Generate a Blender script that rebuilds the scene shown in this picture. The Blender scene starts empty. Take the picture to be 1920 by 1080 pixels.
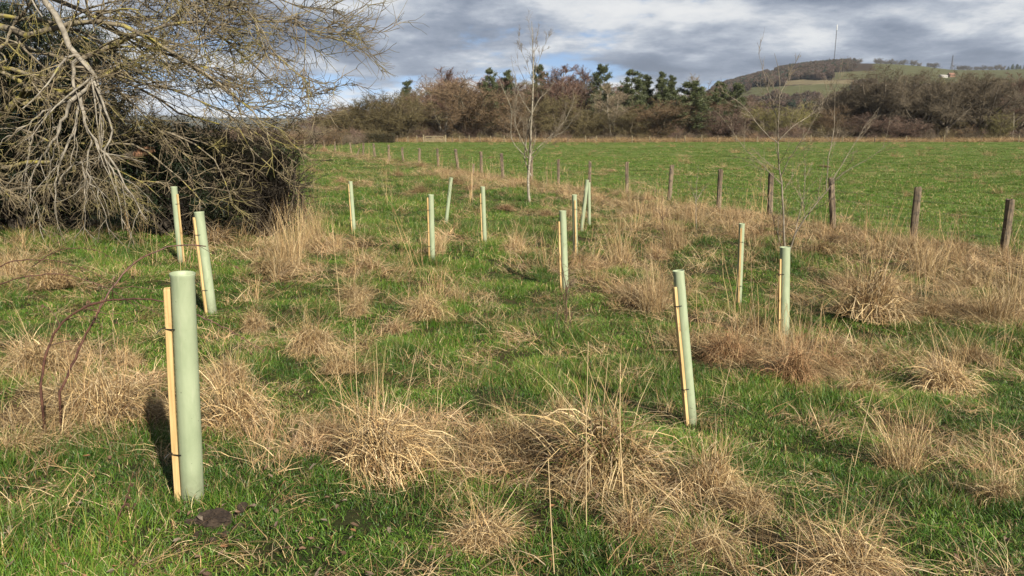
import bpy, math, random
import numpy as np
from mathutils import Vector, Matrix

# ------------------------------------------------------------------ camera, sky, sun, exposure
SC = bpy.context.scene
COL = SC.collection
F = 1400.0                       # focal length in pixels of a 1920 px wide frame
PITCH = math.atan(295.0 / F)
CAM = np.array([0.0, 0.0, 2.4])
cam = bpy.data.cameras.new('camera')
cam.sensor_width = 36.0
cam.lens = F / 1920.0 * 36.0
cam.clip_start = 0.05
cam.clip_end = 30000.0
camo = bpy.data.objects.new('camera', cam)
COL.objects.link(camo)
camo.location = CAM
camo.rotation_euler = (math.pi / 2 - PITCH, 0, 0)
SC.camera = camo

SUN_AZ = math.radians(148.0)     # compass-like: x = sin, y = cos (behind the viewer, to the right)
SUN_EL = math.radians(33.0)
sun_dir = Vector((math.sin(SUN_AZ) * math.cos(SUN_EL), math.cos(SUN_AZ) * math.cos(SUN_EL), math.sin(SUN_EL)))
sun = bpy.data.lights.new('sun', 'SUN')
sun.energy = 5.0
sun.angle = math.radians(0.53)
sun.color = (1.0, 0.925, 0.79)
suno = bpy.data.objects.new('sun', sun)
COL.objects.link(suno)
suno.rotation_euler = sun_dir.to_track_quat('Z', 'Y').to_euler()

SC.view_settings.view_transform = 'Standard'
SC.view_settings.look = 'None'
SC.view_settings.exposure = 1.4
SC.view_settings.gamma = 1.0
SC.view_settings.use_curve_mapping = False
SC.render.engine = 'CYCLES'
SC.cycles.max_bounces = 5
SC.cycles.diffuse_bounces = 2
SC.cycles.glossy_bounces = 2
SC.cycles.transmission_bounces = 3
SC.cycles.transparent_max_bounces = 4
SC.cycles.use_denoising = True
SC.cycles.denoiser = 'OPENIMAGEDENOISE'
SC.cycles.denoising_input_passes = 'RGB_ALBEDO_NORMAL'
SC.cycles.denoising_prefilter = 'ACCURATE'

W = bpy.data.worlds.new('World')
SC.world = W
W.use_nodes = True


def build_world():
    nt = W.node_tree
    nt.nodes.clear()
    N = nt.nodes.new
    L = nt.links.new

    def math_(op, a, b=None, clamp=False):
        n = N('ShaderNodeMath'); n.operation = op; n.use_clamp = clamp
        for i, v in enumerate((a, b)):
            if v is None: continue
            if isinstance(v, (int, float)): n.inputs[i].default_value = v
            else: L(v, n.inputs[i])
        return n.outputs[0]
    out = N('ShaderNodeOutputWorld')
    sky = N('ShaderNodeTexSky'); sky.sky_type = 'NISHITA'; sky.sun_disc = False
    sky.sun_elevation = SUN_EL
    sky.sun_rotation = SUN_AZ
    sky.altitude = 100.0; sky.air_density = 1.0; sky.dust_density = 0.15; sky.ozone_density = 2.5
    bg1 = N('ShaderNodeBackground'); L(sky.outputs[0], bg1.inputs[0]); bg1.inputs[1].default_value = 0.050
    tc = N('ShaderNodeTexCoord')
    sep = N('ShaderNodeSeparateXYZ'); L(tc.outputs['Generated'], sep.inputs[0])
    z = math_('MAXIMUM', sep.outputs[2], 0.0)
    # clear air between the clouds: cool blue down to the skyline
    up = N('ShaderNodeCombineXYZ'); L(sep.outputs[0], up.inputs[0]); L(sep.outputs[1], up.inputs[1]); L(math_('ADD', z, 0.16), up.inputs[2])
    nv = N('ShaderNodeVectorMath'); nv.operation = 'NORMALIZE'; L(up.outputs[0], nv.inputs[0]); L(nv.outputs[0], sky.inputs[0])
    zz = math_('ADD', z, 0.19)
    px = math_('DIVIDE', sep.outputs[0], zz)
    py = math_('DIVIDE', sep.outputs[1], zz)
    cmb = N('ShaderNodeCombineXYZ'); L(px, cmb.inputs[0]); L(py, cmb.inputs[1])

    def noise(scale, detail, rough, off, dist=0.0, lac=2.0, vec=None):
        mp = N('ShaderNodeMapping'); L(vec or cmb.outputs[0], mp.inputs[0]); mp.inputs['Location'].default_value = off
        n = N('ShaderNodeTexNoise'); n.inputs['Scale'].default_value = scale; n.inputs['Detail'].default_value = detail
        n.inputs['Roughness'].default_value = rough; n.inputs['Distortion'].default_value = dist
        n.inputs['Lacunarity'].default_value = lac
        L(mp.outputs[0], n.inputs[0])
        return n.outputs[0]
    OFF = (8.8, -3.3, 6.0)
    n1 = noise(0.85, 12, 0.63, OFF, 0.10)                    # cloud thickness
    # the same field a step nearer the sun: its difference gives lit and shaded flanks
    n1b = noise(0.85, 6, 0.55, (OFF[0] + 0.12, OFF[1] - 0.26, OFF[2] + 0.10), 0.10)
    n2 = noise(2.8, 8, 0.62, (11.0, -4.0, 2.0), 0.2)         # lumps
    n3 = noise(0.30, 3, 0.5, (4.2, 5.6, 8.0))               # broad banks
    th = math_('ADD', math_('MULTIPLY', n1, 0.72), math_('MULTIPLY', n3, 0.42))
    th = math_('ADD', th, math_('ADD', math_('MULTIPLY', n2, 0.08), 0.02))
    cov = N('ShaderNodeMapRange'); cov.interpolation_type = 'SMOOTHSTEP'
    L(th, cov.inputs[0]); cov.inputs[1].default_value = 0.54; cov.inputs[2].default_value = 0.61
    ramp = N('ShaderNodeValToRGB')
    lit = math_('MULTIPLY', math_('SUBTRACT', n1b, n1), 1.7)
    tt = math_('ADD', th, lit)
    tt = math_('ADD', tt, math_('MULTIPLY', math_('SUBTRACT', n2, 0.5), 0.30))
    mr = N('ShaderNodeMapRange'); L(tt, mr.inputs[0]); mr.inputs[1].default_value = 0.46; mr.inputs[2].default_value = 0.90
    L(mr.outputs[0], ramp.inputs[0])
    e = ramp.color_ramp.elements
    e[0].position = 0.0; e[0].color = (1.05, 1.05, 1.04, 1)
    e[1].position = 1.0; e[1].color = (0.165, 0.20, 0.275, 1)
    for p, c in ((0.22, (0.90, 0.92, 0.94, 1)), (0.40, (0.58, 0.63, 0.71, 1)), (0.58, (0.36, 0.41, 0.505, 1)), (0.78, (0.235, 0.28, 0.37, 1))):
        k = ramp.color_ramp.elements.new(p); k.color = c
    bg2 = N('ShaderNodeBackground'); L(ramp.outputs[0], bg2.inputs[0]); bg2.inputs[1].default_value = 0.30
    mix = N('ShaderNodeMixShader')
    L(math_('MULTIPLY', cov.outputs[0], 0.94), mix.inputs[0]); L(bg1.outputs[0], mix.inputs[1]); L(bg2.outputs[0], mix.inputs[2])
    L(mix.outputs[0], out.inputs[0])


build_world()

# ------------------------------------------------------------------ helpers
R = math.radians
rng = np.random.default_rng(7)
random.seed(7)
CP, SP = math.cos(PITCH), math.sin(PITCH)


def ray(px, py):
    u = (px - 960.0) / F
    v = (540.0 - py) / F
    return np.array([u, CP + v * SP, -SP + v * CP])


def at(px, py, Y):
    """The world point at ground distance Y that the photograph shows at that pixel."""
    r = ray(px, py)
    return CAM + r * (Y / r[1])


def _hash(ix, iy, s):
    h = (ix.astype(np.int64) * 374761393 + iy.astype(np.int64) * 668265263 + s * 974634777) & 0x7fffffff
    h = ((h ^ (h >> 13)) * 1274126177) & 0x7fffffff
    return ((h ^ (h >> 16)) & 0xffff) / 65535.0


def vnoise(x, y, scale, s=0, octv=1, rough=0.5):
    x = np.asarray(x, float); y = np.asarray(y, float)
    tot = 0.0; amp = 1.0; norm = 0.0
    for o in range(octv):
        fx = x / scale * 2 ** o + 100.3 + 17.1 * o; fy = y / scale * 2 ** o + 57.7 + 9.3 * o
        ix = np.floor(fx); iy = np.floor(fy)
        tx = fx - ix; ty = fy - iy
        tx = tx * tx * (3 - 2 * tx); ty = ty * ty * (3 - 2 * ty)
        a = _hash(ix, iy, s + o); b = _hash(ix + 1, iy, s + o); c = _hash(ix, iy + 1, s + o); d = _hash(ix + 1, iy + 1, s + o)
        tot = tot + amp * ((a * (1 - tx) + b * tx) * (1 - ty) + (c * (1 - tx) + d * tx) * ty)
        norm += amp; amp *= rough
    return tot / norm


def gz(x, y):
    """Height of the ground."""
    x = np.asarray(x, float); y = np.asarray(y, float)
    z = 0.75 * np.exp(-(np.clip(y, 0, None) / 4.8) ** 2)
    z = z - 0.065 * 6 * np.tanh(x / 6) * np.exp(-((y - 9.5) / 6.0) ** 2)
    fade = np.exp(-(np.clip(y, 0, None) / 45.0) ** 2)
    z = z + fade * (0.10 * (vnoise(x, y, 2.3, 11, 2) - 0.5) + 0.16 * (vnoise(x, y, 0.65, 5, 2) - 0.5))
    z = z + 0.25 * (vnoise(x, y, 30.0, 21, 2) - 0.5) * np.clip((y - 25) / 40.0, 0, 1) * np.exp(-(np.clip(y - 120, 0, None) / 60.0) ** 2)
    return z


def on_ground(px, py):
    r = ray(px, py)
    lo, hi = 0.5, 600.0
    ts = np.linspace(1.5, 60, 1200)
    P = CAM[None] + r[None] * (ts / r[1])[:, None]
    below = np.nonzero(P[:, 2] < gz(P[:, 0], P[:, 1]))[0]
    if len(below):
        hi = ts[below[0]]; lo = hi - 0.06
    else:
        lo = 60.0
    for _ in range(40):
        m = 0.5 * (lo + hi)
        p = CAM + r * (m / r[1])
        if p[2] < gz(p[0], p[1]): hi = m
        else: lo = m
    p = CAM + r * (hi / r[1])
    p[2] = gz(p[0], p[1])
    return p


def mesh_from(name, V, faces, smooth=False, colors=None, mats=(), mat_idx=None):
    """faces: list of integer arrays, each (n, 3) or (n, 4)."""
    me = bpy.data.meshes.new(name)
    V = np.asarray(V, np.float32)
    faces = [np.asarray(f, np.int32) for f in faces if len(f)]
    me.vertices.add(len(V)); me.vertices.foreach_set('co', V.ravel())
    if faces:
        loops = np.concatenate([f.ravel() for f in faces])
        tot = np.concatenate([np.full(len(f), f.shape[1], np.int32) for f in faces])
        start = np.concatenate([[0], np.cumsum(tot)[:-1]]).astype(np.int32)
        me.loops.add(len(loops)); me.loops.foreach_set('vertex_index', loops)
        me.polygons.add(len(tot)); me.polygons.foreach_set('loop_start', start); me.polygons.foreach_set('loop_total', tot)
        me.polygons.foreach_set('use_smooth', np.full(len(tot), smooth, bool))
    if colors is not None:
        a = me.color_attributes.new('col', 'FLOAT_COLOR', 'POINT')
        c = np.ones((len(V), 4), np.float32); c[:, :3] = colors
        a.data.foreach_set('color', c.ravel())
    for m in mats: me.materials.append(m)
    if mat_idx is not None: me.polygons.foreach_set('material_index', np.asarray(mat_idx, np.int32))
    me.update(calc_edges=True)
    me.validate()
    return me


def obj(name, me, parent=None, loc=(0, 0, 0)):
    o = bpy.data.objects.new(name, me)
    COL.objects.link(o)
    o.location = loc
    if parent is not None: o.parent = parent
    return o


def tag(o, label=None, cat=None, group=None, kind=None):
    if label: o['label'] = label
    if cat: o['category'] = cat
    if group: o['group'] = group
    if kind: o['kind'] = kind
    return o


def thing(name, loc, label, cat, group=None):
    o = bpy.data.objects.new(name, None)
    COL.objects.link(o)
    o.location = loc
    o.empty_display_size = 0.1
    return tag(o, label, cat, group)


class Geo:
    """Collects vertices, faces and colours into one mesh."""
    def __init__(self): self.V = []; self.F = []; self.C = []; self.n = 0

    def add(self, V, faces, col=None):
        V = np.asarray(V, float).reshape(-1, 3)
        for f in faces: self.F.append(np.asarray(f, np.int64) + self.n)
        self.V.append(V)
        if col is None: col = (0.5, 0.5, 0.5)
        c = np.asarray(col, float)
        if c.ndim == 1: c = np.tile(c, (len(V), 1))
        self.C.append(c)
        self.n += len(V)

    def data(self):
        return np.concatenate(self.V), self.F, np.concatenate(self.C)

    def mesh(self, name, mat, smooth=False):
        V, Fs, C = self.data()
        return mesh_from(name, V, Fs, smooth, C, (mat,))


def nrm(v):
    return v / np.maximum(np.linalg.norm(v, axis=-1, keepdims=True), 1e-9)


def tubes(P, Rad, sides, cap=False):
    """P (B,n,3) polylines, Rad (B,n). Returns verts and quads."""
    B, n, _ = P.shape
    T = np.empty_like(P)
    T[:, 1:-1] = P[:, 2:] - P[:, :-2]
    T[:, 0] = P[:, 1] - P[:, 0]; T[:, -1] = P[:, -1] - P[:, -2]
    T = nrm(T)
    m = nrm(P[:, -1] - P[:, 0])
    ref = np.where(np.abs(m[:, 2:3]) > 0.8, np.array([[1.0, 0.13, 0.0]]), np.array([[0.0, 0.1, 1.0]]))
    U = nrm(np.cross(T, ref[:, None, :])); Vv = np.cross(T, U)
    a = np.arange(sides) * 2 * math.pi / sides
    ring = U[:, :, None, :] * np.cos(a)[None, None, :, None] + Vv[:, :, None, :] * np.sin(a)[None, None, :, None]
    X = P[:, :, None, :] + ring * Rad[:, :, None, None]
    idx = np.arange(B * n * sides).reshape(B, n, sides)
    a0 = idx[:, :-1, :]; a1 = idx[:, 1:, :]
    q = np.stack([a0, np.roll(a0, -1, 2), np.roll(a1, -1, 2), a1], -1).reshape(-1, 4)
    fs = [q]
    if cap:
        for k in range(1, sides - 1):
            fs.append(np.stack([idx[:, -1, 0], idx[:, -1, k], idx[:, -1, k + 1]], -1))
            fs.append(np.stack([idx[:, 0, 0], idx[:, 0, k + 1], idx[:, 0, k]], -1))
    return X.reshape(-1, 3), fs


def resample(pts, n):
    pts = np.asarray(pts, float)
    # Catmull-Rom through the points, then even spacing
    P = np.vstack([2 * pts[0] - pts[1], pts, 2 * pts[-1] - pts[-2]])
    out = []
    for i in range(1, len(P) - 2):
        t = np.linspace(0, 1, 12, endpoint=False)[:, None]
        p0, p1, p2, p3 = P[i - 1], P[i], P[i + 1], P[i + 2]
        out.append(0.5 * ((2 * p1) + (-p0 + p2) * t + (2 * p0 - 5 * p1 + 4 * p2 - p3) * t ** 2 + (-p0 + 3 * p1 - 3 * p2 + p3) * t ** 3))
    out = np.vstack(out + [pts[-1:]])
    d = np.concatenate([[0], np.cumsum(np.linalg.norm(np.diff(out, axis=0), axis=1))])
    s = np.linspace(0, d[-1], n)
    return np.stack([np.interp(s, d, out[:, k]) for k in range(3)], 1)


def sprout(P, Rad, g, k, t, ang, ln, n, wander, trop, rr, rmin, prof=None, azbias=None, rtip=0.35):
    """Grow k children from every polyline of a level; returns (P, Rad) of the next level."""
    B, m, _ = P.shape
    plen = np.linalg.norm(np.diff(P, axis=1), axis=2).sum(1)
    tt = g.uniform(t[0], t[1], (B, k))
    fi = tt * (m - 1); i0 = np.minimum(fi.astype(int), m - 2); fr = (fi - i0)[..., None]
    b = np.arange(B)[:, None]
    pos = P[b, i0] * (1 - fr) + P[b, i0 + 1] * fr
    d = nrm(P[b, i0 + 1] - P[b, i0])
    rad = Rad[b, i0] * (1 - fr[..., 0]) + Rad[b, i0 + 1] * fr[..., 0]
    a = np.radians(g.uniform(ang[0], ang[1], (B, k)))
    rnd = nrm(g.normal(size=(B, k, 3)))
    if azbias is not None: rnd = nrm(rnd + np.asarray(azbias))
    side = nrm(rnd - (rnd * d).sum(-1, keepdims=True) * d)
    nd = d * np.cos(a)[..., None] + side * np.sin(a)[..., None]
    L = plen[:, None] * g.uniform(ln[0], ln[1], (B, k))
    if prof is not None: L = L * prof(tt)
    Bk = B * k
    pos = pos.reshape(Bk, 3); nd = nd.reshape(Bk, 3); L = L.reshape(Bk); rad = rad.reshape(Bk)
    Q = np.empty((Bk, n, 3)); Q[:, 0] = pos
    trop = np.asarray(trop, float)
    for i in range(1, n):
        nd = nrm(nd + g.normal(size=(Bk, 3)) * wander + trop / (n - 1))
        Q[:, i] = Q[:, i - 1] + nd * (L / (n - 1))[:, None]
    r0 = np.maximum(np.minimum(rad * rr, rad * 0.9), rmin)
    RR = r0[:, None] * np.linspace(1, rtip, n)[None]
    RR = np.maximum(RR, rmin * 0.5)
    return Q, RR


def lay_tubes(geo, P, Rad, sides, col=(0.5, 0.5, 0.5), g=None, var=0.25, cap=False):
    V, fs = tubes(P, Rad, sides, cap)
    B, n, _ = P.shape
    c = np.asarray(col, float)
    if c.ndim == 1:
        k = np.ones(B) if g is None else g.uniform(1 - var, 1 + var, B)
        c = c[None] * k[:, None]
    geo.add(V, fs, np.repeat(c, n * sides, axis=0))


# ------------------------------------------------------------------ materials
ALB = 0.54                       # overall reflectance of sunlit surfaces at this exposure


def nodes_of(name):
    m = bpy.data.materials.new(name); m.use_nodes = True
    nt = m.node_tree; nt.nodes.clear()
    return m, nt, nt.nodes.new, nt.links.new


def mat_blades(name, trans=0.3, rough=0.55, spec=0.25, tintvar=0.0, objrand=0.0, gain=ALB):
    """Thin leaves and stems: the colour is the mesh's own, brightened or dulled a little from plant to plant."""
    m, nt, N, L = nodes_of(name)
    out = N('ShaderNodeOutputMaterial')
    at_ = N('ShaderNodeAttribute'); at_.attribute_name = 'col'
    hsv = N('ShaderNodeHueSaturation'); L(at_.outputs['Color'], hsv.inputs['Color'])
    hsv.inputs['Value'].default_value = gain
    if tintvar:
        ti = N('ShaderNodeAttribute'); ti.attribute_type = 'INSTANCER'; ti.attribute_name = 'tint'
        mr = N('ShaderNodeMapRange'); L(ti.outputs['Fac'], mr.inputs[0])
        mr.inputs[3].default_value = gain * (1 - tintvar); mr.inputs[4].default_value = gain * (1 + tintvar)
        L(mr.outputs[0], hsv.inputs['Value'])
        mr2 = N('ShaderNodeMapRange'); L(ti.outputs['Fac'], mr2.inputs[0])
        mr2.inputs[3].default_value = 0.508; mr2.inputs[4].default_value = 0.49
        L(mr2.outputs[0], hsv.inputs['Hue'])
    if objrand:
        oi = N('ShaderNodeObjectInfo')
        mr = N('ShaderNodeMapRange'); L(oi.outputs['Random'], mr.inputs[0])
        mr.inputs[3].default_value = gain * (1 - objrand); mr.inputs[4].default_value = gain * (1 + objrand)
        L(mr.outputs[0], hsv.inputs['Value'])
    p = N('ShaderNodeBsdfPrincipled'); L(hsv.outputs[0], p.inputs['Base Color'])
    p.inputs['Roughness'].default_value = rough
    p.inputs['Specular IOR Level'].default_value = spec
    if trans > 0:
        t = N('ShaderNodeBsdfTranslucent'); L(hsv.outputs[0], t.inputs[0])
        mx = N('ShaderNodeMixShader'); mx.inputs[0].default_value = trans
        L(p.outputs[0], mx.inputs[1]); L(t.outputs[0], mx.inputs[2]); L(mx.outputs[0], out.inputs[0])
    else:
        L(p.outputs[0], out.inputs[0])
    return m


def mat_noise(name, c1, c2, scale=6.0, detail=5.0, rough=0.8, stretch=(1, 1, 1), bump=0.0, c3=None, s3=3.0, t3=(0.5, 0.62), spec=0.2, coord='Object', usecol=False):
    """Two-tone noise with an optional third colour in patches (lichen, dirt)."""
    c1, c2 = (tuple(v * ALB for v in c) for c in (c1, c2)); c3 = None if c3 is None else tuple(v * ALB for v in c3)
    m, nt, N, L = nodes_of(name)
    out = N('ShaderNodeOutputMaterial')
    tc = N('ShaderNodeTexCoord')
    mp = N('ShaderNodeMapping'); L(tc.outputs[coord], mp.inputs[0]); mp.inputs['Scale'].default_value = stretch
    n = N('ShaderNodeTexNoise'); n.inputs['Scale'].default_value = scale; n.inputs['Detail'].default_value = detail
    L(mp.outputs[0], n.inputs[0])
    r = N('ShaderNodeValToRGB'); L(n.outputs[0], r.inputs[0])
    r.color_ramp.elements[0].position = 0.32; r.color_ramp.elements[0].color = (*c1, 1)
    r.color_ramp.elements[1].position = 0.68; r.color_ramp.elements[1].color = (*c2, 1)
    col = r.outputs[0]
    if c3 is not None:
        n3 = N('ShaderNodeTexNoise'); n3.inputs['Scale'].default_value = s3; n3.inputs['Detail'].default_value = 6; n3.inputs['Roughness'].default_value = 0.65
        L(tc.outputs[coord], n3.inputs[0])
        mr = N('ShaderNodeMapRange'); L(n3.outputs[0], mr.inputs[0]); mr.inputs[1].default_value = t3[0]; mr.inputs[2].default_value = t3[1]
        mx = N('ShaderNodeMix'); mx.data_type = 'RGBA'; L(mr.outputs[0], mx.inputs[0]); L(col, mx.inputs[6]); mx.inputs[7].default_value = (*c3, 1)
        col = mx.outputs[2]
    if usecol:
        a = N('ShaderNodeAttribute'); a.attribute_name = 'col'
        mx = N('ShaderNodeMix'); mx.data_type = 'RGBA'; mx.blend_type = 'MULTIPLY'; mx.inputs[0].default_value = 1.0
        L(col, mx.inputs[6]); L(a.outputs[0], mx.inputs[7]); col = mx.outputs[2]
    p = N('ShaderNodeBsdfPrincipled'); L(col, p.inputs['Base Color'])
    p.inputs['Roughness'].default_value = rough; p.inputs['Specular IOR Level'].default_value = spec
    if bump:
        b = N('ShaderNodeBump'); b.inputs['Strength'].default_value = bump; b.inputs['Distance'].default_value = 0.02
        L(n.outputs[0], b.inputs['Height']); L(b.outputs[0], p.inputs['Normal'])
    L(p.outputs[0], out.inputs[0])
    return m


M_turf = mat_blades('green_grass_blade', 0.25, 0.5, 0.3, tintvar=0.38)
M_straw = mat_blades('dry_grass_blade', 0.15, 0.6, 0.2, tintvar=0.25)
M_tussock = mat_blades('tussock_blade', 0.12, 0.6, 0.2, objrand=0.14, gain=ALB * 1.16)
M_needle = mat_blades('pine_needle', 0.15, 0.5, 0.3, objrand=0.2)
M_twig = mat_blades('bare_twig', 0.0, 0.8, 0.15, objrand=0.18)
M_scrub = mat_blades('scrub_twig', 0.0, 0.8, 0.15, tintvar=0.25)
M_bark = mat_noise('grey_brown_bark', (0.07, 0.055, 0.04), (0.19, 0.16, 0.12), 3.0, 6, 0.9, (4, 4, 1), 0.4, usecol=False)
M_lichen = mat_noise('lichen_covered_bark', (0.10, 0.08, 0.055), (0.32, 0.27, 0.19), 9.0, 6, 0.9, (1, 1, 1), 0.5, (0.33, 0.28, 0.07), 2.2, (0.52, 0.62))
M_lichen_twig = mat_noise('lichen_covered_twig', (0.12, 0.092, 0.058), (0.33, 0.265, 0.165), 3.0, 5, 0.9, (1, 1, 1), 0.0, (0.28, 0.245, 0.07), 0.9, (0.49, 0.66))
M_pale_bark = mat_noise('pale_grey_bark', (0.16, 0.14, 0.11), (0.38, 0.34, 0.275), 8.0, 6, 0.85, (1, 1, 1), 0.4, (0.30, 0.27, 0.10), 2.6, (0.60, 0.68))
M_birch = mat_noise('white_birch_bark', (0.22, 0.19, 0.135), (0.42, 0.38, 0.29), 5.0, 6, 0.75, (2, 2, 5), 0.3, (0.05, 0.04, 0.035), 7.0, (0.58, 0.64))
M_post = mat_noise('weathered_post_wood', (0.075, 0.052, 0.034), (0.29, 0.225, 0.15), 14.0, 7, 0.9, (1, 1, 0.08), 0.7, (0.055, 0.05, 0.045), 5.0, (0.52, 0.66))
M_wire = mat_noise('dull_fence_wire', (0.10, 0.10, 0.09), (0.20, 0.19, 0.17), 20, 3, 0.6)
M_gate = mat_noise('pale_gate_timber', (0.20, 0.165, 0.095), (0.32, 0.27, 0.17), 2.0, 4, 0.85, (1, 1, 1))
M_stake = mat_noise('sawn_stake_wood', (0.44, 0.28, 0.11), (0.76, 0.55, 0.26), 55.0, 8, 0.8, (1, 1, 0.05), 0.4, (0.24, 0.13, 0.055), 11.0, (0.58, 0.70))
M_tie = mat_noise('black_tie_plastic', (0.012, 0.012, 0.012), (0.02, 0.02, 0.02), 20, 2, 0.45, spec=0.4)
M_cane = mat_noise('bramble_cane_bark', (0.05, 0.022, 0.016), (0.17, 0.075, 0.05), 30.0, 5, 0.6, (1, 1, 1), 0.2, (0.16, 0.10, 0.05), 8.0, (0.55, 0.7), spec=0.35)
M_stem = mat_noise('dead_stem', (0.06, 0.035, 0.025), (0.17, 0.11, 0.07), 12.0, 4, 0.9)
M_earth = mat_noise('dark_earth', (0.022, 0.015, 0.011), (0.07, 0.05, 0.035), 22.0, 8, 0.95, bump=1.0)
M_wood_end = mat_noise('torn_orange_wood', (0.19, 0.09, 0.05), (0.36, 0.21, 0.12), 16.0, 6, 0.9, (0.15, 1, 1), 0.4)


def mat_tube():
    m, nt, N, L = nodes_of('pale_green_shelter_plastic')
    out = N('ShaderNodeOutputMaterial')
    tc = N('ShaderNodeTexCoord')
    n = N('ShaderNodeTexNoise'); n.inputs['Scale'].default_value = 7; n.inputs['Detail'].default_value = 7; n.inputs['Roughness'].default_value = 0.6
    n.inputs['Distortion'].default_value = 0.8
    mp = N('ShaderNodeMapping'); mp.inputs['Scale'].default_value = (1, 1, 0.45); L(tc.outputs['Object'], mp.inputs[0]); L(mp.outputs[0], n.inputs[0])
    r = N('ShaderNodeValToRGB'); L(n.outputs[0], r.inputs[0])
    r.color_ramp.elements[0].position = 0.3; r.color_ramp.elements[0].color = (0.200, 0.240, 0.146, 1)
    r.color_ramp.elements[1].position = 0.72; r.color_ramp.elements[1].color = (0.290, 0.330, 0.214, 1)
    sc_ = N('ShaderNodeTexNoise'); sc_.inputs['Scale'].default_value = 26; sc_.inputs['Detail'].default_value = 8; sc_.inputs['Roughness'].default_value = 0.7
    mps = N('ShaderNodeMapping'); mps.inputs['Scale'].default_value = (1, 1, 0.12); L(tc.outputs['Object'], mps.inputs[0]); L(mps.outputs[0], sc_.inputs[0])
    ms_ = N('ShaderNodeMapRange'); L(sc_.outputs[0], ms_.inputs[0]); ms_.inputs[1].default_value = 0.56; ms_.inputs[2].default_value = 0.74; ms_.inputs[4].default_value = 0.55
    mxs = N('ShaderNodeMix'); mxs.data_type = 'RGBA'; L(ms_.outputs[0], mxs.inputs[0]); L(r.outputs[0], mxs.inputs[6]); mxs.inputs[7].default_value = (0.36, 0.38, 0.27, 1)
    n2 = N('ShaderNodeTexNoise'); n2.inputs['Scale'].default_value = 60; n2.inputs['Detail'].default_value = 3; L(tc.outputs['Object'], n2.inputs[0])
    mr = N('ShaderNodeMapRange'); L(n2.outputs[0], mr.inputs[0]); mr.inputs[1].default_value = 0.70; mr.inputs[2].default_value = 0.76
    # splashes of soil stick to the lowest hand's breadth
    sep = N('ShaderNodeSeparateXYZ'); L(tc.outputs['Object'], sep.inputs[0])
    low = N('ShaderNodeMapRange'); L(sep.outputs[2], low.inputs[0]); low.inputs[1].default_value = 0.0; low.inputs[2].default_value = 0.22; low.inputs[3].default_value = 1.1; low.inputs[4].default_value = 0.0
    n4 = N('ShaderNodeTexNoise'); n4.inputs['Scale'].default_value = 35; n4.inputs['Detail'].default_value = 6; L(tc.outputs['Object'], n4.inputs[0])
    ml = N('ShaderNodeMath'); ml.operation = 'MULTIPLY'; L(low.outputs[0], ml.inputs[0]); L(n4.outputs[0], ml.inputs[1])
    ad = N('ShaderNodeMath'); ad.operation = 'ADD'; ad.use_clamp = True; L(mr.outputs[0], ad.inputs[0]); L(ml.outputs[0], ad.inputs[1])
    mx = N('ShaderNodeMix'); mx.data_type = 'RGBA'; L(ad.outputs[0], mx.inputs[0]); L(mxs.outputs[2], mx.inputs[6]); mx.inputs[7].default_value = (0.065, 0.06, 0.038, 1)
    p = N('ShaderNodeBsdfPrincipled'); L(mx.outputs[2], p.inputs['Base Color']); p.inputs['Roughness'].default_value = 0.5
    p.inputs['Specular IOR Level'].default_value = 0.3
    bmp = N('ShaderNodeBump'); bmp.inputs['Strength'].default_value = 0.12; bmp.inputs['Distance'].default_value = 0.01; L(n.outputs[0], bmp.inputs['Height']); L(bmp.outputs[0], p.inputs['Normal'])
    t = N('ShaderNodeBsdfTranslucent'); L(mx.outputs[2], t.inputs[0])
    ms = N('ShaderNodeMixShader'); ms.inputs[0].default_value = 0.22; L(p.outputs[0], ms.inputs[1]); L(t.outputs[0], ms.inputs[2])
    L(ms.outputs[0], out.inputs[0])
    return m


M_tube = mat_tube()


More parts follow.
